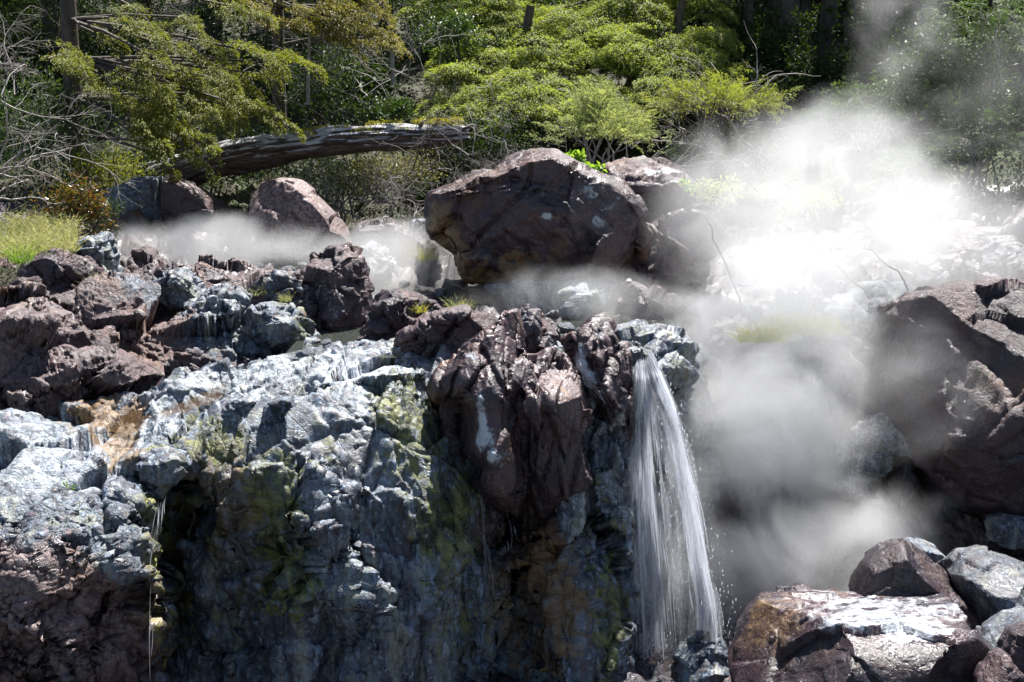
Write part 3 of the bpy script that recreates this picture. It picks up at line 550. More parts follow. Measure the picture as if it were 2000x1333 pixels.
# right bank
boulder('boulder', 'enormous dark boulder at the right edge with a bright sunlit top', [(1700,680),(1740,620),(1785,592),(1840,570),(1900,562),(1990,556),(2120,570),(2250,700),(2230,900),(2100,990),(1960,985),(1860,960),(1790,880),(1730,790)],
  9.8, 1.1, 7, {'purple': 1.0, 'wet': .35, 'dark': .45}, [('ochre', 1880, 760, 80, 60, .3), ('dark', 1900, 570, 200, 30, -.4), ('pale', 1900, 570, 200, 26, .25)], seed=50, rough=.42, power=2.4, cuts=6, planes=[(-.7,-.7,.5,.72),(-.1,-.5,1,.8)])  # shade painted in as dark colour, sunlit top as a lighter one
for k, (poly, Y, th, b, lab) in enumerate([
  ([(1595,625),(1640,590),(1700,562),(1770,552),(1800,580),(1790,620),(1720,650),(1640,650)], 11.6, .5, {'pale': .3}, 'flat bleached slab lying in the bright steam'),
  ([(1765,555),(1790,510),(1830,500),(1870,510),(1890,545),(1870,580),(1800,590)], 12.4, .4, {'purple': .6}, 'rounded rock behind the bleached slab'),
  ([(1840,520),(1870,485),(1920,465),(1975,470),(2010,500),(2020,550),(1960,575),(1880,570)], 12.8, .5, {'purple': .6}, 'grey humped rock above the enormous right boulder'),
  ([(1990,520),(2040,480),(2120,500),(2140,570),(2040,590),(1995,565)], 12.2, .5, {'purple': .5, 'pale': .1}, 'grey rock cut by the right edge of the view'),
  ([(1640,870),(1665,845),(1700,825),(1730,850),(1740,900),(1715,940),(1670,945),(1640,915)], 10.2, .3, {'pale': .5, 'wet': 1.6}, 'wet pale rock low on the right wall'),
  ([(1700,820),(1740,808),(1790,815),(1800,860),(1770,890),(1720,880)], 10.1, .25, {'pale': .55, 'wet': 1.6}, 'glistening rock in the middle of the right wall'),
  ([(1775,815),(1810,800),(1845,820),(1848,870),(1820,910),(1780,900),(1768,860)], 9.95, .28, {'pale': .6, 'wet': 1.4}, 'blue white angular rock against the enormous dark boulder'),
  ([(1738,775),(1765,765),(1780,790),(1770,812),(1742,808)], 10.2, .15, {'pale': .3}, 'little bluish stone above the glistening rock'),
  ([(1630,930),(1665,915),(1700,940),(1690,975),(1650,980)], 10.1, .2, {'pale': .3, 'wet': .9}, 'small pale wet stone at the foot of the right wall'),
  ([(1400,700),(1440,670),(1500,655),(1570,650),(1640,665),(1680,720),(1670,830),(1590,880),(1470,870),(1405,800)], 10.5, .5, {'purple': .6}, 'grassy hump of rock inside the thick steam'),
  ([(1670,1170),(1700,1115),(1760,1075),(1795,1072),(1840,1100),(1875,1140),(1892,1190),(1850,1225),(1740,1220)], 7.9, .5, {'purple': .85, 'ochre': .3, 'dark': .5, 'wet': 1.0}, 'dark pointed rock with a sunlit right slope'),
  ([(1755,1075),(1785,1062),(1830,1072),(1860,1100),(1850,1130),(1790,1120)], 8.4, .3, {'purple': .1}, 'grey rock peeping behind the pointed rock'),
  ([(1860,1130),(1890,1095),(1950,1092),(2010,1110),(2040,1170),(2010,1230),(1940,1250),(1890,1215)], 7.9, .5, {'purple': .4, 'wet': .9, 'dark': .5}, 'blue grey layered boulder right of the pointed rock'),
  ([(1905,1290),(1935,1240),(1990,1212),(2080,1200),(2120,1300),(2080,1400),(1930,1400)], 6.9, .4, {'purple': .3, 'pale': .15, 'dark': .2}, 'smooth pale boulder in the lower right corner'),
  ([(1930,1340),(1960,1290),(2000,1255),(2080,1240),(2120,1340),(2080,1480),(1950,1480)], 6.3, .35, {'purple': 1.0}, 'rough purple rock in the very corner below the smooth pale boulder'),
  ([(1330,1270),(1370,1255),(1415,1262),(1440,1300),(1445,1370),(1400,1450),(1335,1440)], 8.1, .3, {'purple': .3, 'wet': 1.0, 'moss': .1}, 'dark wet rock in the spray under the waterfall'),
  ([(1520,1165),(1560,1155),(1600,1165),(1612,1190),(1580,1205),(1530,1200)], 8.2, .25, {'purple': .6, 'wet': .9}, 'small wet rock behind the flat topped boulder'),
  ([(1935,1025),(1970,1012),(2030,1020),(2050,1060),(1990,1075),(1940,1060)], 9.0, .3, {'purple': .1}, 'grey rock in shadow at the right edge above the layered boulder'),
  ([(1215,560),(1160,600),(1100,612),(1000,605),(950,585),(930,570),(1000,560),(1120,555)], 11.3, .6, {'purple': .25, 'moss': .25, 'wet': .8}, 'mossy wet ledge under the huge boulder'),
  ([(640,690),(655,682),(676,688),(682,698),(645,700)], 9.35, .1, {'purple': .2, 'wet': .8}, 'little stone in the shallow water at the crest'),
  ]):
    boulder('boulder', lab, poly, Y, th, 6 if k not in (7, 8, 19) else 5, b, None, seed=60 + k, rough={0: .5, 4: .7, 5: .7, 6: .5, 10: .3, 11: .3, 12: .32, 13: .3, 17: .4}.get(k, .9), cuts=2 if k in (10, 13) else 9, planes=[(-.55, -.8, .35, .62), (.75, -.25, 1, .62)] if k == 10 else ())
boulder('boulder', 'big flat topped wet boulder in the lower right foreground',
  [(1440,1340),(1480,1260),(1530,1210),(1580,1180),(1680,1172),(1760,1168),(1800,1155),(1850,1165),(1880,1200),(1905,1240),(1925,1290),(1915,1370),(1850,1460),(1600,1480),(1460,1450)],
  7.2, .8, 7, {'purple': .7, 'wet': 1.0, 'ochre': .28, 'dark': .42}, [('ochre', 1520, 1230, 70, 70, .28), ('dark', 1800, 1300, 140, 40, .3), ('pale', 1740, 1195, 200, 44, .72), ('wet', 1740, 1200, 230, 60, 1.0), ('dark', 1740, 1195, 210, 44, -.5), ('dark', 1600, 1290, 110, 50, .4)], seed=95, rough=.22, power=4.5, cuts=0, planes=[(-.03,.24,1,.66),(-.9,-.2,.7,.80),(-.3,-1,-.1,.86),(.5,-1,.15,.84)], cracks=[[(1600,1250),(1680,1300),(1720,1340)]])  # pale top paints the sun glare, dark front patches the shade
# loose stones in the shallow stream
SV, ST = ico(3)
def stone_mesh(k):
    V = SV.copy() * np.array([1, .8, .55]); rs = np.random.default_rng(k)
    for _ in range(9):
        n = rs.normal(size=3); n /= np.linalg.norm(n); s = V @ n; V -= n[None] * np.maximum(s - s.max() * rs.uniform(.6, .85), 0)[:, None]
    V = V + V * (fbm(V * 2, 3, k) * .12)[:, None]; return V
protos = []
def place_stone(x, y, z, r, k):
    if len(protos) < 6:
        V = stone_mesh(len(protos)); A = {q: np.full(len(V), v, np.float32) for q, v in {'wet': .8, 'pale': .12 * (len(protos) % 3), 'purple': .4 * (len(protos) % 2), 'moss': 0, 'ochre': .1, 'dark': 0}.items()}
        o = mesh_np('stone', V, tris=ST, mat=ROCK, attrs=A); protos.append(o)
    else:
        o = protos[k % 6].copy(); C.objects.link(o)
    o.location = (x, y, z); o.scale = (r, r, r); o.rotation_euler = (0, 0, k * 1.7)
    tag(o, 'small wet stone sitting in the shallow steaming stream', 'stone', 'small stones in the stream')
kk = 0
for px, py in [(440,520),(470,515),(500,522),(530,518),(560,528),(590,520),(420,530),(620,535),(380,525),(520,505),(740,545),(770,570),(735,585),(760,600),(800,590),(700,560),(350,520),(680,600),(455,535),(545,505),(660,470),(700,610),(720,625),(790,555),(810,575),(640,670),(600,690),(1100,640),(1140,645),(1060,630),(1195,655),(860,570),(575,540),(470,500),(410,512)]:
    Y = (CAM_Z + .0) / (-(-sP + (666.5 - py) / FPX * cP) / (cP + (666.5 - py) / FPX * sP))
    w = at(px, py, Y); place_stone(w[0], w[1], -.01, .07 + .08 * random.random() * (Y / 12), kk); kk += 1

# ------------------------------------------------------------------ water
def sheet(name, rows, nu, nv, mat, label, kind='structure', lift=0.0, cat=None, rough=.004):
    G = np.array([[at(*p) for p in r] for r in rows])
    u = np.linspace(0, G.shape[0] - 1, nu); v = np.linspace(0, G.shape[1] - 1, nv)
    i = np.clip(u.astype(int), 0, G.shape[0] - 2); fu = (u - i)[:, None, None]; G = G[i] * (1 - fu) + G[i + 1] * fu
    j = np.clip(v.astype(int), 0, G.shape[1] - 2); fv = (v - j)[None, :, None]; G = G[:, j] * (1 - fv) + G[:, j + 1] * fv
    V = G.reshape(-1, 3); V[:, 2] += lift + fbm(V * 6, 3, 5) * rough
    ii, jj = np.meshgrid(np.arange(nu - 1), np.arange(nv - 1), indexing='ij'); a = (ii * nv + jj).ravel()
    o = mesh_np(name, V, quads=np.stack([a, a + nv, a + nv + 1, a + 1], 1), mat=mat, origin=V.mean(0)); return tag(o, label, cat, None, kind)
xs = np.linspace(-5.2, 1.75, 160); ys = np.linspace(9.05, 17.2, 160); WX, WY = np.meshgrid(xs, ys, indexing='ij')
WV = np.stack([WX.ravel(), WY.ravel(), np.zeros(WX.size)], 1); WV[:, 2] = -.035 + fbm(WV * np.array([5, 3, 1]), 3, 44) * .008
a = (np.arange(159)[:, None] * 160 + np.arange(159)[None]).ravel(); Qw = np.stack([a, a + 160, a + 161, a + 1], 1)
def inside(x, y, poly):
    r = np.zeros(len(x), bool); j = len(poly) - 1
    for i in range(len(poly)):
        (xi, yi), (xj, yj) = poly[i], poly[j]; r ^= ((yi > y) != (yj > y)) & (x < (xj - xi) * (y - yi) / (yj - yi + 1e-9) + xi); j = i
    return r
wx_, wy_ = px_of(WV[Qw].mean(1))
keep = inside(wx_, wy_, [(150,500),(200,440),(900,440),(1400,560),(1345,660),(1290,682),(1248,690),(1215,680),(1150,672),(1100,690),(990,690),(900,660),(830,690),(770,702),(690,706),(610,700),(560,690),(600,640),(560,570),(300,560),(150,540)])
Qw = Qw[keep]
tag(mesh_np('stream_water', WV, quads=Qw, mat=STREAM, origin=(0, 12, 0)), 'shallow steaming stream water spreading over the rock shelf', None, None, 'structure')

# ---- falling water: hundreds of thin threads in two main streams
def ribbons(paths, widths, alphas):
    Vs, Qs, As = [], [], []; k = 0
    for p, w, al in zip(paths, widths, alphas):
        n = len(p); side = np.array([1., 0, 0]); t = np.linspace(0, 1, n)
        wv = (w * (.7 + .9 * t) * np.sin(np.pi * np.clip(t * .94 + .05, 0, 1)) ** .4)[:, None]
        L = p - side * wv; Rr = p + side * wv; B = p + np.array([0, .8, 0]) * wv
        V = np.stack([L, Rr, B], 1).reshape(-1, 3)
        i = np.arange(n - 1) * 3
        for a_, b_ in ((0, 1), (1, 2), (2, 0)): Qs.append(np.stack([i + a_, i + b_, i + 3 + b_, i + 3 + a_], 1) + k)
        Vs.append(V); As.append(np.repeat(al * np.sin(np.pi * np.clip(t * .9 + .08, 0, 1)) ** .7, 3)); k += len(V)
    return np.concatenate(Vs), np.concatenate(Qs), np.concatenate(As)
def fall_path(keys, j, n=34, t0=0., t1=1.):
    K = np.array([at(*k) for k in keys]); yy = np.linspace(0, len(keys) - 1, len(keys))
    t = np.linspace(t0, t1, n) * (len(keys) - 1)
    P = np.stack([np.interp(t, yy, K[:, c]) for c in range(3)], 1)
    return P + j
def lerp(A, B, s): return [tuple(a + (b - a) * s for a, b in zip(p, q)) for p, q in zip(A, B)]
FL_a = [(1236,682,9.3),(1238,730,8.9),(1232,800,8.8),(1224,900,8.72),(1222,1000,8.66),(1226,1120,8.6),(1232,1250,8.55),(1236,1420,8.5)]
FL_b = [(1258,682,9.3),(1266,730,8.88),(1278,800,8.76),(1290,900,8.68),(1302,1000,8.62),(1314,1120,8.56),(1326,1250,8.5),(1334,1420,8.45)]
FR_a = [(1256,682,9.3),(1270,725,8.85),(1296,800,8.7),(1312,880,8.6),(1326,980,8.52),(1338,1100,8.45),(1350,1200,8.4),(1356,1330,8.35)]
FR_b = [(1272,682,9.3),(1286,722,8.8),(1318,800,8.6),(1338,880,8.5),(1362,980,8.4),(1384,1100,8.32),(1402,1190,8.27),(1412,1290,8.22)]
paths, wid, alp = [], [], []
def add_group(A, B, n, dens, wlo, whi, alo, ahi, seed, conc=1.0):
    rs = np.random.default_rng(seed)
    for k in range(n):
        s = np.clip(dens(rs), 0, 1); t0 = 0 if rs.random() < .22 else rs.uniform(0, .92); t1 = min(1, t0 + rs.uniform(.06, .30))
        if t0 == 0: t1 = rs.uniform(.12, .5)
        p = fall_path(lerp(A, B, s), np.array([rs.normal() * .006, rs.normal() * .07, 0]), max(6, int(60 * (t1 - t0))), t0, t1)
        ph = rs.uniform(0, 6); p[:, 0] += np.sin(np.linspace(0, 4, len(p)) + ph) * .006
        paths.append(p); wid.append(rs.uniform(wlo, whi)); alp.append(rs.uniform(alo, ahi))
add_group(FL_a, FL_b, 330, lambda r: r.choice([r.normal(.30, .07), r.normal(.62, .08), r.uniform(0, 1)], p=[.35, .35, .3]), .0015, .007, .12, .5, 1)
add_group(FR_a, FR_b, 330, lambda r: r.choice([r.normal(.78, .08), r.normal(.35, .09), r.uniform(0, 1)], p=[.35, .35, .3]), .0015, .007, .12, .5, 2)
add_group(FL_a, FL_b, 150, lambda r: r.normal(.45, .2), .010, .040, .03, .15, 3)
add_group(FR_a, FR_b, 150, lambda r: r.normal(.6, .2), .010, .040, .03, .15, 4)
add_group(FL_b, FR_a, 50, lambda r: r.uniform(0, 1), .010, .04, .02, .09, 6)
V, Qd, Aa = ribbons(paths, wid, alp)
wf = mesh_np('waterfall', V, quads=Qd, mat=FALL, attrs={'alpha': Aa}, origin=at(1300, 1300, 8.5))
tag(wf, 'white silky waterfall dropping in two streams past the dark cliff edge', 'waterfall')
def small_fall(A, B, n, seed, label, cat, wlo=.0012, whi=.003, alo=.12, ahi=.4):
    paths.clear(); wid.clear(); alp.clear(); add_group(A, B, n, lambda r: r.uniform(0, 1), wlo, whi, alo, ahi, seed)
    V, Qd, Aa = ribbons(paths, wid, alp); tag(mesh_np('water_thread', V, quads=Qd, mat=FALL, attrs={'alpha': Aa}, origin=V.mean(0)), label, None if cat == 'drips' else cat, None, 'stuff' if cat == 'drips' else None)
small_fall([(312,975,7.33),(306,1020,7.18),(296,1080,7.08),(288,1150,7.02),(286,1340,6.98)], [(322,975,7.33),(320,1020,7.18),(312,1080,7.08),(304,1150,7.02),(304,1340,6.98)], 16, 8, 'thin bright trickle running down the dark groove beside the lower left rock', 'trickle')
small_fall([(928,925,8.3),(932,960,8.25),(938,1040,8.2),(946,1130,8.2),(960,1230,8.2)], [(936,925,8.3),(945,960,8.25),(952,1040,8.2),(962,1130,8.2),(972,1230,8.2)], 40, 9, 'faint thread of water falling left of the dark cleft under the great boulder', 'trickle')
small_fall([(955,985,8.2),(962,1010,8.15),(975,1060,8.12),(985,1120,8.1)], [(1000,990,8.2),(1006,1020,8.15),(1015,1080,8.12),(1022,1120,8.1)], 26, 10, 'loose drips falling from the underside of the great boulder', 'drips', .001, .002)
sheet('trickle', [[(640,692,9.2),(560,715,9.05),(450,752,8.9),(380,772,8.85),(280,800,8.65),(190,832,8.45)], [(655,698,9.1),(580,724,8.9),(480,765,8.78),(400,795,8.65),(320,830,8.45),(240,860,8.3)]], 40, 120, BROWN_WATER, 'brown trickle leaving the stream along the foot of the outcrop', 'structure', .02)

# drops thrown off the fall, and the splash at its foot
rs = np.random.default_rng(91); DV, DT = ico(1); dv, dt, k0 = [], [], 0
for k in range(1500):
    s_ = rs.random() ** .7
    if k < 900:
        A_, B_ = (FL_a, FL_b) if rs.random() < .4 else (FR_a, FR_b); u_ = rs.choice([-.25, 1.15]) + rs.normal() * .25
        p_ = fall_path(lerp(A_, B_, u_), np.zeros(3), 2, s_, s_)[0] + rs.normal(size=3) * np.array([.03, .1, .03]) * (.4 + s_)
    else:
        p_ = at(rs.uniform(1225, 1430), 1290, 8.4) + rs.normal(size=3) * np.array([.08, .1, .12]) + [0, 0, .05]
    r_ = rs.uniform(.0012, .0034); dv.append(DV * [r_, r_, r_ * rs.uniform(1.5, 6)] + p_); dt.append(DT + k0); k0 += len(DV)
dv = np.concatenate(dv); tag(mesh_np('water_drops', dv, tris=np.concatenate(dt), mat=FALL, attrs={'alpha': np.full(len(dv), .7)}, origin=at(1300, 1200, 8.4)), 'drops of water thrown off the waterfall', None, None, 'stuff')
# ------------------------------------------------------------------ plants
SPRUCE = leaf_material('spruce_needles', (0.075, 0.095, 0.016), (0.26, 0.27, 0.055), .45, .55, (1.4, 1.4, .45))
CEDAR = leaf_material('cedar_leaves', (0.10, 0.13, 0.03), (0.36, 0.40, 0.13), .45, .55, (1.35, 1.4, .55))
SHADELEAF = leaf_material('shaded_leaves', (0.035, 0.065, 0.028), (0.12, 0.17, 0.065), .38, .5, (1.4, 1.5, .6))
DARKLEAF = leaf_material('dark_needles', (0.018, 0.034, 0.012), (0.045, 0.075, 0.018), .30, .55, (1.6, 1.6, .5))
SALAL = leaf_material('salal_leaves', (0.030, 0.060, 0.020), (0.085, 0.13, 0.045), .22, .48, (1.6, 1.7, .4))
REDLEAF = leaf_material('reddish_leaves', (0.05, 0.10, 0.02), (0.20, 0.07, 0.03), .3, .28, (1.5, 1.4, .5))
LIGHTLEAF = leaf_material('light_leaves', (0.15, 0.19, 0.07), (0.48, 0.50, 0.26), .45, .45, (1.25, 1.3, .7))
FRESH = leaf_material('fresh_leaves', (0.13, 0.24, 0.04), (0.30, 0.40, 0.10), .45, .4, (1.2, 1.3, .45))
GRASS = leaf_material('grass_blades', (0.16, 0.20, 0.07), (0.52, 0.48, 0.27), .40, .5, (1.15, 1.15, .75))
DRYGRASS = leaf_material('dry_grass_blades', (0.35, 0.28, 0.12), (0.30, 0.42, 0.08), .5, .5, (1.4, 1.3, .6))
BARK = bark_material('dark_bark', (0.035, 0.026, 0.02), (0.10, 0.08, 0.065))
GREYBARK = bark_material('grey_bark', (0.16, 0.14, 0.13), (0.34, 0.31, 0.29), 20)
def log_material():
    m, nt = mat_new('weathered_log'); g = NT(nt); co = g.n('ShaderNodeTexCoord').outputs['Object']
    n = g.noise(g.vmap(co, (.7, 6, 6)), 5.0, 8, .7, .3); n2 = g.noise(g.vmap(co, (1, 1.5, 1.5)), 1.7, 8, .7, .3)
    sx = g.n('ShaderNodeSeparateXYZ'); g.l(g.n('ShaderNodeNewGeometry').outputs['Normal'], sx.inputs[0])
    bark = g.mix(g.ramp(n, .4, .6), (0.030, 0.020, 0.016), (0.10, 0.07, 0.055)); bare = g.mix(g.ramp(n, .34, .66), (0.20, 0.19, 0.19), (0.50, 0.50, 0.51))
    f = g.ramp(g.math('ADD', g.math('MULTIPLY', sx.outputs[2], .55), g.math('ADD', g.math('MULTIPLY', n2, 1.1), g.math('MULTIPLY', n, .15))), .72, .90)
    b = g.n('ShaderNodeBsdfPrincipled'); g.l(g.mix(f, bark, bare), b.inputs['Base Color']); b.inputs['Roughness'].default_value = .6
    bp = g.n('ShaderNodeBump'); bp.inputs['Distance'].default_value = .03; g.l(n, bp.inputs['Height']); g.l(bp.outputs[0], b.inputs['Normal'])
    o = g.n('ShaderNodeOutputMaterial'); g.l(b.outputs[0], o.inputs[0]); return m
LOGBARK = log_material()

def unit(v): return v / (np.linalg.norm(v, axis=-1, keepdims=True) + 1e-9)
class Leaves:
    def __init__(s): s.V = []; s.R = []; s.n = 0
    def add(s, base, d, nrm, L, W, fold=.15, rnd=None, R=None):
        """narrow diamonds from base along d; nrm roughly the upper side"""
        n = len(base); d = unit(d); side = unit(np.cross(d, nrm)); up = np.cross(side, d)
        L = np.broadcast_to(np.asarray(L, float).reshape(-1, 1), (n, 1)); W = np.broadcast_to(np.asarray(W, float).reshape(-1, 1), (n, 1))
        m = base + d * L * .45
        V = np.stack([base, m + side * W * .5 + up * W * fold, base + d * L - up * L * .06, m - side * W * .5 + up * W * fold], 1)
        s.V.append(V.reshape(-1, 3)); r = (R or rng).random(n) if rnd is None else rnd; s.R.append(np.repeat(r, 4)); s.n += n
    def build(s, name, mat, origin, parent=None):
        V = np.concatenate(s.V); Q = np.arange(len(V)).reshape(-1, 4)
        return mesh_np(name, V, quads=Q, mat=mat, smooth=False, attrs={'rnd': np.concatenate(s.R)}, origin=origin, parent=parent)
class Tubes:
    def __init__(s): s.V = []; s.Q = []; s.k = 0
    def add(s, pts, radii, sides=4):
        pts = np.asarray(pts, float); n = len(pts); radii = np.broadcast_to(np.asarray(radii, float), (n,))
        t = unit(np.gradient(pts, axis=0)); ref = np.array([0.3, 0.2, 1.]) if abs(t[:, 2]).mean() < .8 else np.array([1., .2, .1])
        a = unit(np.cross(t, ref)); b = np.cross(t, a); th = np.arange(sides) * 2 * math.pi / sides
        V = pts[:, None] + (a[:, None] * np.cos(th)[None, :, None] + b[:, None] * np.sin(th)[None, :, None]) * radii[:, None, None]
        s.V.append(V.reshape(-1, 3)); i = np.arange(n - 1)[:, None] * sides; j = np.arange(sides)[None]; j2 = (j + 1) % sides
        s.Q.append(np.stack([(i + j).ravel(), (i + j2).ravel(), (i + sides + j2).ravel(), (i + sides + j).ravel()], 1) + s.k); s.k += n * sides
    def build(s, name, mat, origin, parent=None):
        return mesh_np(name, np.concatenate(s.V), quads=np.concatenate(s.Q), mat=mat, origin=origin, parent=parent)
def wander(p, d, L, n, rs, wob=.25, grav=0.0):
    pts = [np.array(p, float)]; d = np.array(d, float); d /= np.linalg.norm(d)
    for k in range(n):
        d = d + rs.normal(size=3) * wob; d[2] -= grav; d /= np.linalg.norm(d); pts.append(pts[-1] + d * L / n)
    return np.array(pts), d
def twigs(tb, p, d, L, r, depth, rs, wob=.22, kids=3, grav=0.0, spread=.8, ends=None):
    pts, dd = wander(p, d, L, 6, rs, wob, grav); tb.add(pts, np.linspace(r, r * .45, 7), 4 if r > .008 else 3)
    if depth == 0:
        if ends is not None: ends.append((pts[-1], dd)); ends.append((pts[4], dd)); ends.append((pts[2], dd))
        return
    for k in range(kids):
        i = rs.integers(2, 7); nd = dd + rs.normal(size=3) * spread
        twigs(tb, pts[i], nd, L * rs.uniform(.45, .75), r * .5, depth - 1, rs, wob, kids, grav, spread, ends)
def pad(lv, p, d, L, W, n, rs, leafL=.07, leafW=.022, droop=.25, arch=.12, up=(0, 0, 1), thick=.05, clump=2.2):
    """one flat spray of a conifer bough: needled twiglets fanned to both sides of its axis"""
    d = unit(np.array(d, float)); up = np.array(up, float); side = unit(np.cross(d, up)); upv = np.cross(side, d)
    u = rs.random(n) ** .8; v = rs.uniform(-1, 1, n)
    shape = np.sin(np.pi * np.clip(u * .86 + .12, 0, 1)) ** .6
    c = fbm(np.stack([u * L * clump * 2 + p[0] * 9, v * W * clump * 2, np.full(n, p[2] * 7)], 1), 2, 21)
    keep = (c * 1.3 + .34 - .5 * np.abs(v) ** 2 - .25 * u > rs.uniform(-.25, .25, n)); u, v, shape = u[keep], v[keep], shape[keep]; c = c[keep]
    vv = v * shape * W
    P = p + d * (u * L)[:, None] + side * vv[:, None] + upv * (arch * L * np.sin(u * 2.6) - droop * L * u ** 2.2 - .25 * W * np.abs(v) ** 2 + c * thick * 2.6 + rs.normal(size=len(u)) * thick * .35)[:, None]
    dirs = d[None] * .8 + side[None] * (np.sign(v) * .75)[:, None] + upv[None] * (rs.normal(size=len(u)) * .35 - .1 - droop * u)[:, None] + rs.normal(size=(len(u), 3)) * .2
    nr = upv[None] + rs.normal(size=(len(u), 3)) * .35
    s = rs.uniform(.6, 1.25, len(u)); lv.add(P, dirs, nr, leafL * s, leafW * s, R=rs)
def bough_tree(name, label, trunk, pads, mat, leaf, trunk_r=.1, group=None, cat='tree', seed=1, n_per_m2=1500, droop=.2, limb=True):
    rs = np.random.default_rng(seed); org = np.array(trunk[0]); e = empty(name, org); tag(e, label, cat, group)
    tb = Tubes(); T_ = np.array(trunk, float); tb.add(T_, np.linspace(trunk_r, trunk_r * .55, len(T_)), 8); tb.build('trunk', BARK, org, e)
    lb = Tubes(); lv = Leaves()
    for (p, d, L, W) in pads:
        p = np.array(p); d = np.array(d)
        pad(lv, p, d, L, W, int(n_per_m2 * L * W), rs, leaf[0], leaf[1], droop)
        if limb and rs.random() < .4:
            k = np.argmin(np.linalg.norm(T_ - (p - d * .2), axis=1)); mid = (T_[k] + p) / 2 + np.array([0, 0, .05])
            lb.add(np.array([T_[k], mid, p, p + d * L * .45, p + d * L * .85 - np.array([0, 0, droop * L * .6])]), [.03, .022, .014, .009, .004], 4)
    lv.build('crown', mat, org, e)
    if limb: lb.build('limb', BARK, org, e)
    return e
def copy_tree(src, loc, rot, sc, label=None):
    r = src.copy(); C.objects.link(r); r.location = loc; r.rotation_euler = (0, 0, rot); r.scale = (sc, sc, sc)
    if label: r['label'] = label
    for ch in list(src.children):
        c = ch.copy(); C.objects.link(c); c.parent = r
    return r

# --- the broad layered yellow green canopy in the middle (three trees side by side)
def canopy(label, px0, px1, py0, py1, Y0, Y1, n, seed, trunk_px, edge=None):
    rs = np.random.default_rng(seed); pads = []
    for k in range(n):
        v = (k + rs.random()) / n; py = py1 + (py0 - py1) * v
        c = (px0 + px1) / 2; w = (px1 - px0) / 2 * (1.0 - .25 * v if edge is None else edge(v))
        px = c + rs.uniform(-1, 1) * w
        Y = Y0 + (Y1 - Y0) * v + rs.normal() * .35 + .5 * abs((px - c) / w) ** 2
        p = at(px, py, Y); dx = (px - c) / w
        d = unit(np.array([dx * .9 + rs.normal() * .35, -1.0 + .4 * abs(dx), .10 + rs.normal() * .1]))
        l = rs.uniform(.5, 1.15); pads.append((p - d * .5 * l, d, l, l * rs.uniform(.42, .58)))
    b = at(trunk_px, py1 - 20, Y1 + .3); b[2] = gz_at(b[0], b[1]) - .1
    tr = [b + np.array([.12 * math.sin(i), -.03 * i, (at(trunk_px, py0 - 60, Y1)[2] - b[2]) * i / 6]) for i in range(7)]
    return bough_tree('cedar_tree', label, tr, pads, CEDAR, (.058, .021), .14, None, 'tree', seed, 3600, .34)
canopy('wide layered yellow green cedar whose lowest shelf reaches left over the twiggy shrubs', 830, 1210, 70, 232, 18.6, 21.5, 120, 101, 1040)
canopy('dense bright green cedar crown filling the top of the view behind the layered cedar', 1010, 1430, -60, 140, 20.5, 23.5, 130, 102, 1230)
canopy('sunny green cedar slope of flat sprays left of the dark trunks', 1190, 1440, 60, 200, 19.4, 21.8, 84, 103, 1330)
canopy('dark green cedar top at the upper edge left of the bright crown', 800, 1060, -70, 60, 22.0, 23.5, 60, 104, 930)

# --- the big spruce hanging in from the upper left
def aimed(px, py, Y, dpx, dpy, dY, L, W):
    a = at(px, py, Y); b = at(px + dpx, py + dpy, Y + dY); return (a, unit(b - a), L, W)
rs = np.random.default_rng(5); pads = []
for px, py, n, spr in [(330,150,9,70),(250,170,7,60),(280,205,8,50),(330,230,7,50),(400,170,8,60),(470,215,8,50),(300,290,6,35),(390,300,4,28),(440,60,9,80),(360,90,8,80),(500,180,6,45),(180,120,7,70),(310,250,5,30),(460,120,6,60),(520,225,4,30),(240,60,6,90)]:
    for k in range(n):
        x, y = px + rs.normal() * spr * .55, py + rs.normal() * spr * .42; Y = 15.6 + rs.normal() * .5 + (260 - y) * .004
        pads.append(aimed(x - 30, y - 14, Y, 60, 26 + rs.normal() * 14, -.25 + rs.normal() * .2, rs.uniform(.45, .8), rs.uniform(.16, .28)))
tp = at(150, 330, 17.3); bough_tree('spruce_tree', 'spruce with drooping yellow green boughs over the left end of the log', [tp + np.array([0.03 * i, -.05 * i, .55 * i - .6]) for i in range(9)], pads, SPRUCE, (.050, .017), .16, None, 'tree', 6, 6000, .30)
rs = np.random.default_rng(15); pads = []
for px, py, n, spr in [(640,20,9,60),(700,45,8,50),(735,75,5,30),(600,50,6,50),(560,20,7,60),(500,10,8,60),(660,80,3,30),(690,0,6,60)]:
    for k in range(n):
        x, y = px + rs.normal() * spr * .5, py + rs.normal() * spr * .4
        pads.append(aimed(x - 25, y - 8, 17.6 + rs.normal() * .4, 55, 12 + rs.normal() * 10, -.2 + rs.normal() * .2, rs.uniform(.5, .85), rs.uniform(.18, .3)))
tp = at(545, 250, 18.9); bough_tree('spruce_tree', 'olive brown spruce boughs at the top edge above the dead sapling', [tp + np.array([.02 * i, -.03 * i, .6 * i - .5]) for i in range(9)], pads, leaf_material('olive_needles', (0.085, 0.080, 0.022), (0.26, 0.22, 0.07), .4, .5), (.050, .018), .12, None, 'tree', 16, 5200, .25)

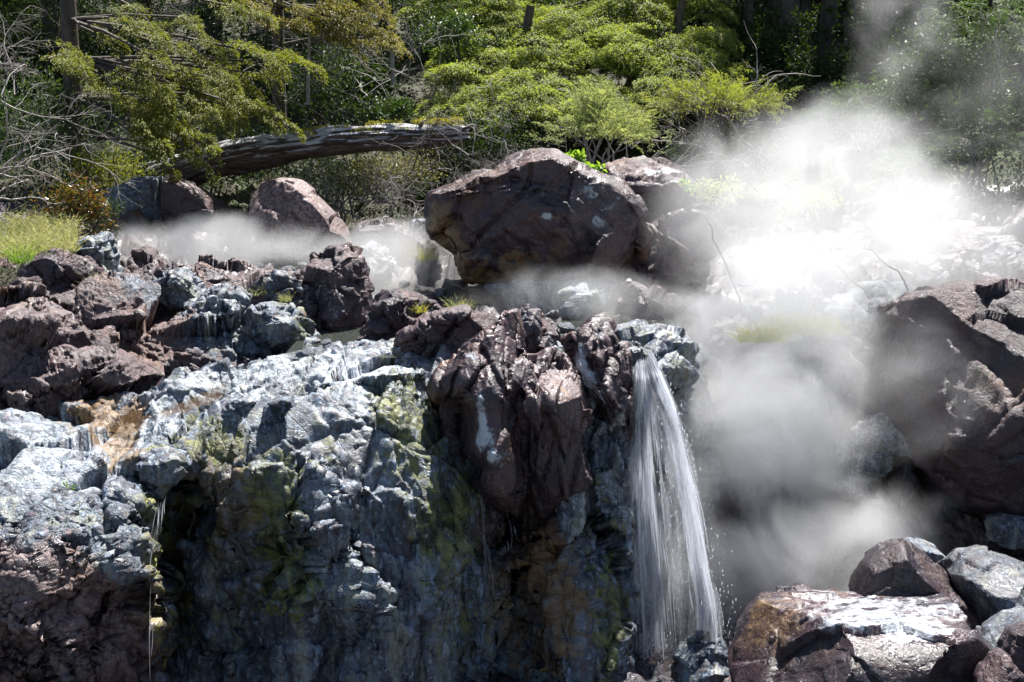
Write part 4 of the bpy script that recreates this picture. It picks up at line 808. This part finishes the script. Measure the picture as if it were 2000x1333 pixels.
# --- dark conifers filling the wood behind
def dark_tree(label, px, Y, h, seed, lean=0, mat=DARKLEAF, group='dark conifers in the wood behind', low=.1):
    rs = np.random.default_rng(seed); x = at(px, 300, Y)[0]; b = np.array([x, Y, gz_at(x, Y) - .1]); pads = []
    n = int(h * 13)
    for k in range(n):
        z = h * (low + (1 - low) * (k + rs.random()) / n); a = rs.uniform(0, 2 * math.pi); d = unit(np.array([math.cos(a), math.sin(a), -.08 + rs.normal() * .1]))
        L = (1 - z / h * .75) * rs.uniform(1.2, 2.3); pads.append((b + np.array([lean * z, 0, z]) + d * .25, d, L, L * .38))
    tr = [b + np.array([lean * h * i / 8, 0, h * i / 8]) for i in range(9)]
    return bough_tree('conifer_tree', label, tr, pads, mat, (.11, .034), .17, group, 'tree', seed, 330, .28)
d0 = dark_tree('dark conifer standing in the wood behind the sunny cedars', 1500, 25.5, 8.5, 201)
d1 = dark_tree('dark conifer standing in the wood behind the sunny cedars', 760, 25.0, 9.0, 202)
d2 = dark_tree('dark conifer standing in the wood behind the sunny cedars', 120, 21.5, 8.5, 203, low=.0)
rs = np.random.default_rng(77)
for k, (px, Y) in enumerate([(620,26),(700,29),(860,28),(960,30),(430,24),(300,26),(-20,20),(40,25),(-150,23),(1600,27),(1420,27),(1700,26),(1790,24),(1900,26),(2030,23),(2130,20),(1560,30),(1660,32),(1300,31),(1150,32),(520,31),(220,31),(1850,30),(1000,34),(800,35),(1450,35),(560,22.5),(-260,19)]):
    s = (d0, d1, d2)[k % 3]; x = at(px, 300, Y)[0]; copy_tree(s, (x, Y, gz_at(x, Y) - .1), rs.uniform(0, 6.28), rs.uniform(.85, 1.2))
for k, (px, Y, r) in enumerate([(1452, 23.2, .10), (1535, 22.6, .20), (1605, 23, .17), (1568, 25, .12), (1660, 24, .12), (1502, 25, .1), (1640, 26, .14)]):
    x = at(px, 200, Y)[0]; b = np.array([x, Y, gz_at(x, Y) - .2]); tb = Tubes(); rs = np.random.default_rng(300 + k)
    pts, _ = wander(b, (0.03 * (-1) ** k, 0, 1), 8, 8, rs, .03); tb.add(pts, np.linspace(r, r * .6, 9), 9)
    e = empty('tree', b); tag(e, ['slim dark trunk nearest the sunny cedar slope', 'thickest black trunk in the dark gap of the wood', 'second thick dark trunk, right of the thickest one', 'thin trunk seen between the two thick dark trunks', 'thin dark trunk closest to the rising steam wisp', 'thin trunk deep in the gap just left of the thickest trunk', 'far trunk between the second thick trunk and the steam wisp'][k], 'tree'); tb.build('trunk', BARK, b, e)
    lv = Leaves(); lb = Tubes()
    for q in range(9):
        z = rs.uniform(2.6, 6); a = rs.uniform(0, 6.28); d = unit(np.array([math.cos(a), math.sin(a) - .3, -.05])); p = b + np.array([0, 0, z]); L = rs.uniform(.8, 1.6)
        pad(lv, p + d * .2, d, L, L * .35, int(800 * L * L * .35), rs, .08, .025, .2); lb.add(np.array([p, p + d * L * .5, p + d * L * .9 - np.array([0, 0, .15])]), [.025, .015, .005], 4)
    lv.build('crown', DARKLEAF, b, e); lb.build('limb', BARK, b, e)

# --- shrubs
def shrub(label, px, py, Y, wpx, hpx, dpt, n, leafL, leafW, mat, seed, name='shrub', cat='shrub', clumps=14, upright=.3, stems=9, base_py=None, group=None, stem_mat=None, hollow=.5):
    rs = np.random.default_rng(seed); c = at(px, py, Y); rx, rz = wpx * Y / FPX / 2, hpx * Y / FPX / 2; R3 = np.array([rx, dpt, rz])
    b = c - np.array([0, 0, rz * 1.0]); e = empty(name, b); tag(e, label, cat, group)
    cc = []; 
    for k in range(clumps):
        v = unit(rs.normal(size=3)); cc.append(c + v * R3 * rs.uniform(.25, .8))
    lv = Leaves(); per = n // clumps
    for q in cc:
        r = rs.uniform(.25, .5) * R3 + .02; v = unit(rs.normal(size=(per, 3))); P = q + v * r * rs.uniform(hollow, 1.05, (per, 1))
        d = v * .7 + rs.normal(size=(per, 3)) * .5 + np.array([0, 0, upright]); s = rs.uniform(.6, 1.3, per)
        lv.add(P, d, v + np.array([0, 0, .9]) + rs.normal(size=(per, 3)) * .3, leafL * s, leafW * s, R=rs)
    lv.build('leaves', mat, b, e)
    tb = Tubes()
    for k in range(stems):
        q = cc[k % len(cc)]; s0 = b + np.array([rs.normal() * rx * .15, rs.normal() * dpt * .15, -.05]); m = (s0 + q) / 2 + rs.normal(size=3) * .06
        tb.add(np.array([s0, m, q, q + unit(q - m) * rz * .4]), [.014, .011, .006, .002], 4)
        for j in range(4): 
            pts, _ = wander(m + (q - m) * rs.random(), unit(q - m) + rs.normal(size=3) * .6, rz * .6, 4, rs, .2); tb.add(pts, np.linspace(.005, .0015, 5), 3)
    if stems: tb.build('stems', stem_mat or BARK, b, e)
    return e
def spray(label, px, py, Y, wpx, hpx, dpt, n, L, leafL, leafW, mat, seed, up=.5, per=110, stems=14, stem_mat=None, name='bush', cat='bush'):
    """a feathery bush: short flat needled sprays growing out and up from bent stems"""
    rs = np.random.default_rng(seed); c = at(px, py, Y); rx, rz = wpx * Y / FPX / 2, hpx * Y / FPX / 2; R3 = np.array([rx, dpt, rz]); b = c - np.array([0, 0, rz])
    e = empty(name, b); tag(e, label, cat); lv = Leaves(); tb = Tubes(); ends = []
    for k in range(n):
        v = unit(rs.normal(size=3)); v[2] = abs(v[2]) * 1.0 - .35; w = fbm((v * 2.2)[None] + seed, 2, seed)[0]
        p = c + v * R3 * rs.uniform(.35, .92) * (1 + .35 * w); d = unit(v * np.array([1, 1, .6]) + rs.normal(size=3) * .35 + np.array([0, 0, up])); l = L * rs.uniform(.6, 1.3)
        pad(lv, p, d, l, l * .42, per, rs, leafL, leafW, .25, .05, (rs.normal() * .3, rs.normal() * .3 - .3, 1), .012, 4)
        if k % 4 == 0: tb.add(np.array([p - d * l * .5, p, p + d * l * .8]), [.005, .004, .0015], 3)
        if k < stems:
            s0 = b + np.array([rs.normal() * rx * .2, rs.normal() * dpt * .2, -.1]); m = (s0 + p) / 2 + rs.normal(size=3) * .08; tb.add(np.array([s0, m, p]), [.018, .012, .005], 5)
    lv.build('leaves', mat, b, e); tb.build('stems', stem_mat or GREYBARK, b, e); return e
shrub('glossy small leaved shrub sparkling behind the dead sapling', 625, 165, 18.2, 170, 160, .6, 2600, .065, .035, SALAL, 401, clumps=20)
shrub('low glossy leaved shrub at the right end above the log', 745, 212, 17.8, 130, 70, .4, 1500, .065, .036, SALAL, 402)
shrub('glossy shrub in front of the dark conifers left of the layered cedar', 885, 80, 21, 190, 110, .7, 2000, .075, .04, SALAL, 403, clumps=18)
shrub('green and red leaved shrub beside the grass at the left', 150, 400, 12.6, 160, 120, .35, 1700, .05, .028, REDLEAF, 404, clumps=16)
shrub('dark leafy shrub between the red leaved shrub and the grey slab', 205, 430, 13.4, 70, 90, .25, 700, .04, .02, DARKLEAF, 405, clumps=8)
shrub('leafy tangle with pale twigs under the log', 660, 360, 17.2, 260, 120, .5, 2600, .045, .022, SALAL, 406, clumps=24, stem_mat=GREYBARK, stems=24)
spray('bright feathery young hemlock above the huge boulder', 1175, 262, 14.8, 240, 130, .6, 300, .22, .035, .010, LIGHTLEAF, 407, .6)
spray('pointed top of the feathery hemlock rising against the cedar', 1160, 205, 15.0, 90, 80, .3, 60, .22, .035, .010, LIGHTLEAF, 408, 1.0)
spray('broad feathery bush with dark bent stems left of the steam', 1400, 205, 16.5, 340, 110, .9, 260, .30, .042, .012, leaf_material('feathery_leaves', (0.12, 0.15, 0.035), (0.33, 0.33, 0.13), .44, .5), 409, .35, 120, 26, BARK)
shrub('dark undergrowth beneath the feathery bush', 1440, 300, 17.5, 300, 130, .6, 3000, .06, .03, DARKLEAF, 410, clumps=20)
shrub('dark undergrowth behind the twiggy shrubs right of the log', 960, 290, 18.2, 260, 150, .6, 3000, .06, .03, DARKLEAF, 411, clumps=20)
shrub('dark thicket under the spruce at the far left', 90, 260, 17.0, 330, 260, .8, 5200, .06, .03, SALAL, 412, clumps=26)
shrub('shaded thicket over the grey slab under the log', 350, 345, 17.2, 420, 130, .6, 4200, .055, .024, DARKLEAF, 413, clumps=30)
shrub('yellowish undergrowth in front of the big spruce trunk', 200, 330, 16.6, 260, 110, .5, 2500, .05, .02, SPRUCE, 414, clumps=20)
shrub('glossy dark green shrub on the right wearing white glints', 1830, 170, 15.5, 300, 240, .8, 6500, .065, .036, SALAL, 415, clumps=36)
spray('tall feathery shrub at the top right corner', 1920, 60, 15.5, 260, 190, .7, 150, .34, .05, .016, SHADELEAF, 416, -.1)
spray('fresh feathery shrub low on the right above the steam', 1910, 270, 14.6, 260, 190, .6, 170, .30, .045, .015, SHADELEAF, 417, -.2)
spray('fresh green feathery shrub half lost in steam, right', 1800, 325, 14.2, 180, 130, .5, 100, .28, .045, .015, SHADELEAF, 418, -.2)
spray('dim green shrub behind the rising steam wisp', 1690, 205, 16.5, 200, 150, .6, 110, .30, .045, .015, SHADELEAF, 419, -.1)
shrub('dark bush closing the gap at the right edge', 2010, 400, 14.4, 220, 260, .8, 4200, .06, .03, DARKLEAF, 420, clumps=24)
shrub('light green plant poking through the steam over the right bank', 1400, 370, 12.4, 120, 60, .3, 900, .05, .02, LIGHTLEAF, 421, clumps=12)
shrub('second light plant drowned in the brightest steam', 1590, 400, 12.0, 120, 60, .3, 800, .05, .02, LIGHTLEAF, 422, clumps=12)
shrub('fresh broad leaved plant on top of the huge boulder, right clump', 1115, 318, 12.3, 90, 34, .14, 330, .07, .055, FRESH, 423, name='plant', cat='plant', clumps=9, stems=5)
shrub('fresh broad leaved plant behind the left shoulder of the huge boulder', 1035, 312, 12.6, 56, 20, .12, 130, .06, .05, FRESH, 424, name='plant', cat='plant', clumps=5, stems=4)
shrub('little fresh plant behind the right shoulder of the huge boulder', 1155, 332, 12.4, 50, 22, .12, 110, .06, .05, FRESH, 425, name='plant', cat='plant', clumps=5, stems=4)
shrub('tiny fresh plant on the lichened boulder by the steam', 1335, 365, 13.0, 34, 20, .1, 90, .05, .04, FRESH, 426, name='plant', cat='plant', clumps=4, stems=3)
shrub('small green rosette on the white rock at the lower left', 132, 952, 7.35, 32, 14, .04, 46, .035, .014, FRESH, 427, name='plant', cat='plant', clumps=4, stems=1, hollow=.1)
shrub('smaller green rosette below the other one on the lower left rock', 118, 975, 7.25, 24, 14, .04, 30, .035, .014, FRESH, 428, name='plant', cat='plant', clumps=3, stems=1, hollow=.1)
shrub('tiny yellow rosette at the rim of the purple lower left rock', 62, 1008, 7.0, 16, 14, .03, 24, .03, .012, LIGHTLEAF, 429, name='plant', cat='plant', clumps=3, stems=0, hollow=.1)
# undergrowth along the foot of the wood so that no bare slope shows
ug = shrub('dark leafy undergrowth covering the foot of the wood', 500, 300, 19.5, 200, 120, .7, 1800, .08, .035, DARKLEAF, 440, clumps=14, group='undergrowth along the foot of the wood')
rs = np.random.default_rng(9); org = ug.location.copy()
for k in range(70):
    Y = rs.uniform(18, 31); px = rs.uniform(-250, 2250); x = at(px, 300, Y)[0]
    o = copy_tree(ug, (x, Y, gz_at(x, Y) - .15), rs.uniform(0, 6.28), rs.uniform(.8, 1.7))

shrub('dark shaded growth on the slope behind the log and the mist', 640, 330, 18.3, 420, 170, .6, 5200, .06, .028, DARKLEAF, 441, clumps=34)
shrub('dry leafy brambles hanging under the right half of the log', 740, 335, 17.0, 260, 110, .4, 2600, .045, .022, leaf_material('bramble_leaves', (0.10, 0.085, 0.05), (0.26, 0.23, 0.13), .3, .4), 442, clumps=22, stem_mat=GREYBARK, stems=26)
# --- bare twigs
def bare(label, px, py, Y, n, L, r, depth, seed, d=(0, 0, 1), spread_px=40, spread=.7, kids=3, mat=GREYBARK, name='bare_shrub', cat='bare shrub', grav=0, wob=.2):
    rs = np.random.default_rng(seed); o = at(px, py, Y); tb = Tubes()
    for k in range(n):
        p = o + np.array([rs.uniform(-1, 1) * spread_px * Y / FPX, rs.normal() * .12, -.03]); dd = np.array(d, float) + rs.normal(size=3) * .45
        twigs(tb, p, dd, L * rs.uniform(.7, 1.2), r, depth, rs, wob, kids, grav, spread)
    ob = tb.build(name, mat, o); return tag(ob, label, cat)
bare('dense grey brown twiggy shrub left above the huge boulder', 960, 372, 13.6, 42, .34, .0035, 2, 501, (0, 0, 1), 62, .45, 4)
bare('second twiggy tuft beside the bright hemlock', 1052, 318, 13.8, 14, .26, .003, 2, 502, (-.1, 0, 1), 22, .45, 3)
bare('gnarled bare twigs reaching up from the mist left of the huge boulder', 800, 420, 14.0, 9, .62, .008, 3, 503, (.1, 0, 1), 70, .8, 3)
bare('reddish bare shrub standing before the right end of the log', 845, 330, 15.2, 6, .75, .010, 3, 504, (0, 0, 1), 40, .7, 3, BARK)
bare('bare branching stems over the dark hollow right of the log', 930, 300, 16.0, 7, .75, .009, 3, 505, (.1, 0, 1), 60, .8, 3)
bare('big tangle of grey bare branches at the upper left edge', -30, 180, 13.0, 9, .85, .010, 3, 506, (.5, 0, .5), 60, .7, 4)
bare('lower grey bare branches sweeping in from the left edge', -20, 330, 12.4, 8, .8, .012, 3, 507, (.9, 0, .1), 40, .6, 3)
bare('white crooked bare branch over the left grass', -20, 385, 11.6, 3, .55, .011, 2, 508, (1, 0, .25), 10, .7, 3)
bare('brown dead twigs hanging over the grey slab', 250, 370, 15.2, 7, .6, .006, 2, 509, (.4, 0, -.2), 60, .7, 3, BARK)
bare('thin pale twigs tangled under the log', 660, 395, 16.5, 22, .7, .005, 2, 510, (0, 0, .8), 110, .8, 3)
bare('pale twigs behind the bare trunk at the top', 760, 190, 20.0, 12, 1.3, .010, 2, 511, (0, 0, 1), 90, .5, 3)
bare('dark bent stems carrying the feathery bush', 1420, 285, 16.6, 8, 1.1, .020, 2, 512, (-.3, 0, .9), 70, .6, 3)
bare('tangled dead branches in the dark under the feathery bush', 1350, 320, 17.0, 14, .9, .010, 2, 513, (.4, 0, .4), 130, .8, 3)
bare('fine twigs fanning out between spruce and log', 480, 150, 16.6, 12, .9, .006, 2, 514, (.5, 0, -.1), 130, .7, 3)
# dead sapling with side twigs
o = at(601, 205, 17.4); e = empty('dead_sapling', o); tag(e, 'grey dead sapling trunk with whitish side twigs above the log', 'dead tree'); tb = Tubes()
tb.add([o, at(602, 150, 17.4), at(604, 95, 17.4), at(606, 20, 17.4)], [.035, .032, .028, .018], 6); tb.build('trunk', GREYBARK, o, e); tb = Tubes(); rs = np.random.default_rng(61)
for y in (70, 85, 100, 112, 122, 130): twigs(tb, at(604, y, 17.4), (1, -.1, rs.uniform(-.1, .5)), .5, .008, 2, rs, .2, 3, 0, .5)
for y in (90, 118, 60): twigs(tb, at(603, y, 17.4), (-1, -.1, rs.uniform(-.1, .4)), .4, .006, 1, rs, .2, 3, 0, .5)
tb.build('twigs', GREYBARK, o, e)
o = at(768, 165, 19.5); tb = Tubes(); tb.add([o, at(766, 110, 19.5), at(760, 50, 19.5), at(752, -40, 19.5)], [.04, .035, .03, .025], 6)
e = empty('dead_tree', o); tag(e, 'thin pale bare trunk in the dark gap left of the layered cedar', 'dead tree'); tb.build('trunk', GREYBARK, o, e)
# white crooked branches of the steam side
tb = Tubes(); rs = np.random.default_rng(63)
for a_, b_ in (((1790,600,11.2),(1690,490,11.4)), ((1450,620,11),(1375,430,11.2)), ((1690,570,11.5),(1500,450,11.8))):
    p, q = at(*a_), at(*b_); pts = np.array([p + (q - p) * t + np.array([0, 0, .1 * math.sin(3 * t)]) + rs.normal(size=3) * .015 for t in np.linspace(0, 1, 8)])
    o_ = Tubes(); o_.add(pts, np.linspace(.012, .004, 8), 5); ob = o_.build('branch', GREYBARK, p); tag(ob, {1790: 'long thin pale branch leaning over the bleached slab in the steam', 1450: 'pale branch slanting up beside the dark rounded boulder in the steam', 1690: 'pale branch lying deep inside the bright steam'}[a_[0]], 'branch')

# --- fallen log
lg = [at(290, 352, 17.2), at(345, 338, 17.0), at(410, 318, 16.7), at(485, 302, 16.5), at(560, 290, 16.4), at(650, 275, 16.4), at(750, 268, 16.4), at(840, 265, 16.5), at(915, 262, 16.6)]
lg = np.array(lg); t = np.linspace(0, 8, 150); LP = np.stack([np.interp(t, np.arange(9), lg[:, k]) for k in range(3)], 1)
for _ in range(30): LP[1:-1] = (LP[:-2] + LP[1:-1] * 2 + LP[2:]) / 4
rad = np.interp(t, [0, 3, 5, 7.2, 8], [.24, .23, .20, .15, .10]) * (1 + .10 * vnoise(np.stack([t * 2.2, t * 0, t * 0], 1), 70)); th = np.linspace(0, 2 * np.pi, 73)[:-1]
tt = unit(np.gradient(LP, axis=0)); aa = unit(np.cross(tt, [0, 0, 1.])); bb = np.cross(aa, tt)
DV = (aa[:, None] * np.cos(th)[None, :, None] + bb[:, None] * np.sin(th)[None, :, None])
Vb = (LP[:, None] + DV * rad[:, None, None]).reshape(-1, 3)
gq = np.stack([np.repeat(t * .6, 72), np.tile(np.cos(th) * 3.2, 150), np.tile(np.sin(th) * 3.2, 150)], 1)
f_, e_, _o = facet(gq, 71); dd_ = f_ * .028 - .03 * np.exp(-(e_ / .1) ** 2) + fbm(gq * 2.5, 3, 72) * .02
Vb = Vb + DV.reshape(-1, 3) * dd_[:, None]
i = np.arange(149)[:, None] * 72; j = np.arange(72)[None]; j2 = (j + 1) % 72
Ql = np.stack([(i + j).ravel(), (i + j2).ravel(), (i + 72 + j2).ravel(), (i + 72 + j).ravel()], 1)
cap = [[k, (k + 1) % 72, 36] for k in range(72)] + [[149 * 72 + k, 149 * 72 + (k + 1) % 72, 149 * 72 + 36] for k in range(72)]
log = mesh_np('fallen_log', Vb, quads=Ql, tris=np.array([c for c in cap if len(set(c)) == 3]), mat=LOGBARK, origin=at(550, 330, 16.4)); tag(log, 'long weathered mossy log fallen across the back of the stream', 'log')
for (ti, dx, dz, L) in ((62, .3, .6, .28), (88, -.2, 1, .18), (108, .4, -.8, .35), (126, .1, 1, .22), (143, .9, .5, .25)):
    tb = Tubes(); p = LP[ti]; pts, _ = wander(p, (dx, -.6, dz), L + .15, 5, np.random.default_rng(ti), .2); tb.add(pts, np.linspace(.035, .008, 6), 6); tb.build('branch_stub', LOGBARK, log.location, log)
# moss cushion on the log
lv = Leaves(); rs = np.random.default_rng(64); top = LP[rs.integers(70, 146, 9000)]; an = rs.normal(size=9000) * .55
keep = fbm(np.stack([top[:, 0] * 3.4, an * 2, top[:, 1]], 1), 4, 65) > .06
P = top + np.stack([rs.normal(size=9000) * .02, np.sin(an) * .17, np.cos(an) * .185 + np.abs(rs.normal(size=9000)) * .02], 1); P = P[keep]
lv.add(P, rs.normal(size=P.shape) * .6 + [0, 0, .8], rs.normal(size=P.shape), .03, .02, R=rs)
lv.build('moss', leaf_material('moss_cushion', (0.20, 0.20, 0.04), (0.42, 0.36, 0.10), .35, .7), log.location, log)

# --- grass
def grass(label, px, py, Y, wpx, dpt, n, L, mat, seed, w=.006, kind=None, cat='grass', lean=(0, 0, 0), group=None, base=None):
    rs = np.random.default_rng(seed); o = at(px, py, Y); lv = Leaves(); wd = wpx * Y / FPX / 2
    B = o + np.stack([rs.uniform(-1, 1, n) * wd, rs.uniform(-1, 1, n) * dpt, np.zeros(n)], 1)
    if base is not None: B = base(B)
    d = unit(np.stack([rs.normal(size=n) * .45, rs.normal(size=n) * .45, np.ones(n)], 1) + np.array(lean)); s = (rs.uniform(.5, 1.2, n) * L)[:, None]; r = rs.random(n)
    for k in range(3):
        nd = unit(d + np.stack([d[:, 0] * .9 * k, d[:, 1] * .9 * k, -.35 * k * np.ones(n)], 1) * .7)
        lv.add(B, nd, unit(rs.normal(size=(n, 3))), s[:, 0] * .42, w * (1.2 - .35 * k), rnd=r); B = B + nd * s * .36
    ob = lv.build('grass', mat, o); tag(ob, label, cat if kind is None else None, group, kind); return ob
grass('small yellow green grass tuft on the crest above the long dark boulder', 898, 612, 9.5, 40, .06, 170, .15, GRASS, 601)
grass('thin reddish grass tuft beside the crumbly rock', 815, 612, 9.7, 40, .05, 60, .10, DRYGRASS, 602)
grass('bright little grass tuft on the craggy rock by the upright column', 558, 590, 10.1, 26, .05, 70, .09, GRASS, 603)
grass('sparse grass on the crest left of the upright column', 515, 578, 10.3, 40, .06, 60, .12, GRASS, 604)
grass('pale grass hanging at the left foot of the huge boulder', 838, 510, 12.6, 34, .08, 90, .25, DRYGRASS, 605)
grass('orange and green grass tuft on the hump inside the steam', 1485, 668, 10.1, 90, .12, 420, .20, DRYGRASS, 606)
grass('long wispy grass on the steamy bank right of the tuft', 1570, 650, 10.5, 150, .25, 600, .22, DRYGRASS, 607)
grass('upright green blades beside the dark leaning rock', 183, 568, 10.0, 18, .04, 26, .20, GRASS, 608)
grass('tuft of tall fresh blades at the edge of the left grass bank', 42, 515, 10.1, 44, .08, 90, .26, FRESH, 609)
grass('single bent blades on the wet wall right of the steam', 1608, 815, 10.2, 12, .02, 5, .12, GRASS, 610)
def gb(B):
    x, y = px_of(B); return B
lv_o = at(60, 500, 11.4)
rs = np.random.default_rng(66); n = 3600; U = rs.random(n); Vv = rs.random(n); cx = -90 + 240 * U; cyv = 515 - 70 * Vv - 22 * U + 0 * U
Bp = np.array([at(a, b + (30 * (a / 150) if a > 0 else 0) * .2, 10.3 + 2.6 * v) for a, b, v in zip(cx, cyv, Vv)]); lv = Leaves(); d = unit(np.stack([rs.normal(size=n) * .45 + .15, rs.normal(size=n) * .4 - .2, np.ones(n)], 1)); B = Bp.copy(); r = rs.random(n); s = rs.uniform(.5, 1.2, n) * .2
for k in range(3):
    nd = unit(d + np.stack([d[:, 0] * k, d[:, 1] * k, -.35 * k * np.ones(n)], 1) * .7); lv.add(B, nd, unit(rs.normal(size=(n, 3))), s * .42, .010 * (1.2 - .35 * k), rnd=r); B = B + nd * (s * .36)[:, None]
tag(lv.build('grass', GRASS, lv_o), 'sunlit yellow green grass bank at the left edge', None, None, 'stuff')
gbk = [[at(x, y, Y) for (x, y, Y) in c] for c in [[(-350,470,14),(-350,500,11.6),(-350,535,10.3),(-350,600,9.9)],[(-50,440,13.6),(-50,480,11.8),(-50,520,10.4),(-50,580,10.0)],[(60,450,13.4),(60,482,11.8),(60,518,10.5),(60,570,10.1)],[(150,470,13),(150,492,11.8),(150,520,10.9),(150,560,10.5)],[(215,500,12.6),(215,512,11.9),(215,535,11.2),(215,570,10.9)]]]
G = np.array(gbk); V = G.reshape(-1, 3); ii, jj = np.meshgrid(np.arange(4), np.arange(3), indexing='ij'); a = (ii * 4 + jj).ravel()
tag(mesh_np('grass_bank', V - [0, 0, .04], quads=np.stack([a, a + 1, a + 5, a + 4], 1), mat=GROUND, origin=V.mean(0)), 'earth bank under the left grass', None, None, 'structure')
# ------------------------------------------------------------------ steam
def steam_material(name, dens, scale, thr, soft, size, seed, aniso=.15, stretch=(1, 1, 1)):
    m, nt = mat_new(name); g = NT(nt)
    co = g.n('ShaderNodeTexCoord').outputs['Object']
    ln = g.n('ShaderNodeVectorMath', operation='LENGTH'); g.l(co, ln.inputs[0])
    mp = g.n('ShaderNodeMapping'); mp.inputs['Location'].default_value = (seed * 3.1, seed * 1.7, seed * 2.3); mp.inputs['Scale'].default_value = tuple(size[i] * stretch[i] for i in range(3)); g.l(co, mp.inputs['Vector'])
    n = g.noise(mp.outputs[0], scale, 6, .60, .8); nl = g.noise(mp.outputs[0], scale * .45, 2, .5, .3)
    # the noise, not the shape of the domain, tears the edge into wisps
    core = g.ramp(ln.outputs['Value'], .35, 1.0, 1.0, 0.0)
    v = g.math('ADD', g.math('MULTIPLY', g.math('SUBTRACT', n, .5), 3.4), g.math('ADD', g.math('MULTIPLY', g.math('SUBTRACT', nl, .5), 1.6), g.math('SUBTRACT', g.math('MULTIPLY', core, 1.1), thr)))
    d = g.ramp(v, 0.0, soft, 0.0, dens)
    d = g.math('MULTIPLY', d, g.ramp(ln.outputs['Value'], .70, 1.0, 1.0, 0.0))
    pv = g.n('ShaderNodeVolumePrincipled'); pv.inputs['Color'].default_value = (1, 1, 1, 1); pv.inputs['Anisotropy'].default_value = aniso
    g.l(d, pv.inputs['Density'])
    o = g.n('ShaderNodeOutputMaterial'); g.l(pv.outputs[0], o.inputs['Volume']); return m
IV, IT = ico(3)
def puff(px, py, Y, rx_px, rz_px, ry, dens, label, scale=1.6, thr=.52, soft=.25, rot=0.0, seed=1, aniso=0.0, stretch=(1, 1, 1)):
    c = at(px, py, Y); rx, rz = rx_px * Y / FPX, rz_px * Y / FPX
    mt = steam_material('steam', dens, scale, thr, soft, (rx, ry, rz), seed, aniso, stretch)
    o = mesh_np('steam', IV * 1.02, tris=IT, mat=mt); o.location = c; o.scale = (rx, ry, rz); o.rotation_euler = (0, rot, 0)
    return tag(o, label, 'steam', None, 'stuff')
PUFFS = [
 (1600, 425, 11.2, 370, 265, .9, .74, 'brightest steam billow rising behind the right bank', 1.35, -.22, 1.0, 0, 1),
 (1850, 500, 11.8, 320, 220, .8, .5, 'steam spreading to the right over the upper bank', 1.1, .05, 1.2, .35, 2),
 (1500, 690, 10.2, 310, 310, .8, .95, 'steam column standing over the plunge basin', 1.3, -.15, 1.1, 0, 3),
 (1500, 850, 9.4, 280, 240, .6, 1.25, 'steam cloud hanging beside the falling water', 1.3, .0, 1.1, 0, 4),
 (1600, 1090, 8.8, 420, 180, .6, 1.4, 'low steam drifting over the bottom boulders', 1.3, .1, 1.3, -.15, 5),
 (1740, 150, 14.0, 150, 380, .8, .45, 'thin steam wisp rising in front of the dark trees', .9, .35, 1.2, .12, 6),
 (1940, 230, 14.0, 220, 300, .8, .28, 'faint steam at the upper right edge', .9, .4, 1.3, 0, 7),
 (400, 480, 13.8, 340, 78, 1.0, .60, 'low mist over the pool in front of the grey slabs', 1.1, .1, 1.1, 0, 8),
 (775, 520, 12.6, 220, 120, 1.0, .70, 'bright mist on the stream left of the huge boulder', 1.2, .2, 1.1, 0, 9),
 (690, 630, 11.0, 200, 110, .5, 1.1, 'mist pouring round the upright rock column', 1.4, .2, 1.1, 0, 10),
 (1130, 590, 10.8, 320, 95, .5, .7, 'thin mist at the foot of the huge boulder', 1.5, .35, 1.2, 0, 11),
 (1320, 1150, 8.9, 220, 330, .5, .55, 'fine spray around the waterfall', 1.3, .2, 1.2, 0, 12),
 (1790, 740, 9.0, 300, 280, .4, .50, 'thin steam veil before the enormous dark boulder', 1.1, .40, 1.2, 0, 13),
]
for p in PUFFS:
    puff(p[0], p[1], p[2], p[3], p[4], p[5], p[6], p[7], p[8], p[9], p[10], p[11], p[12])
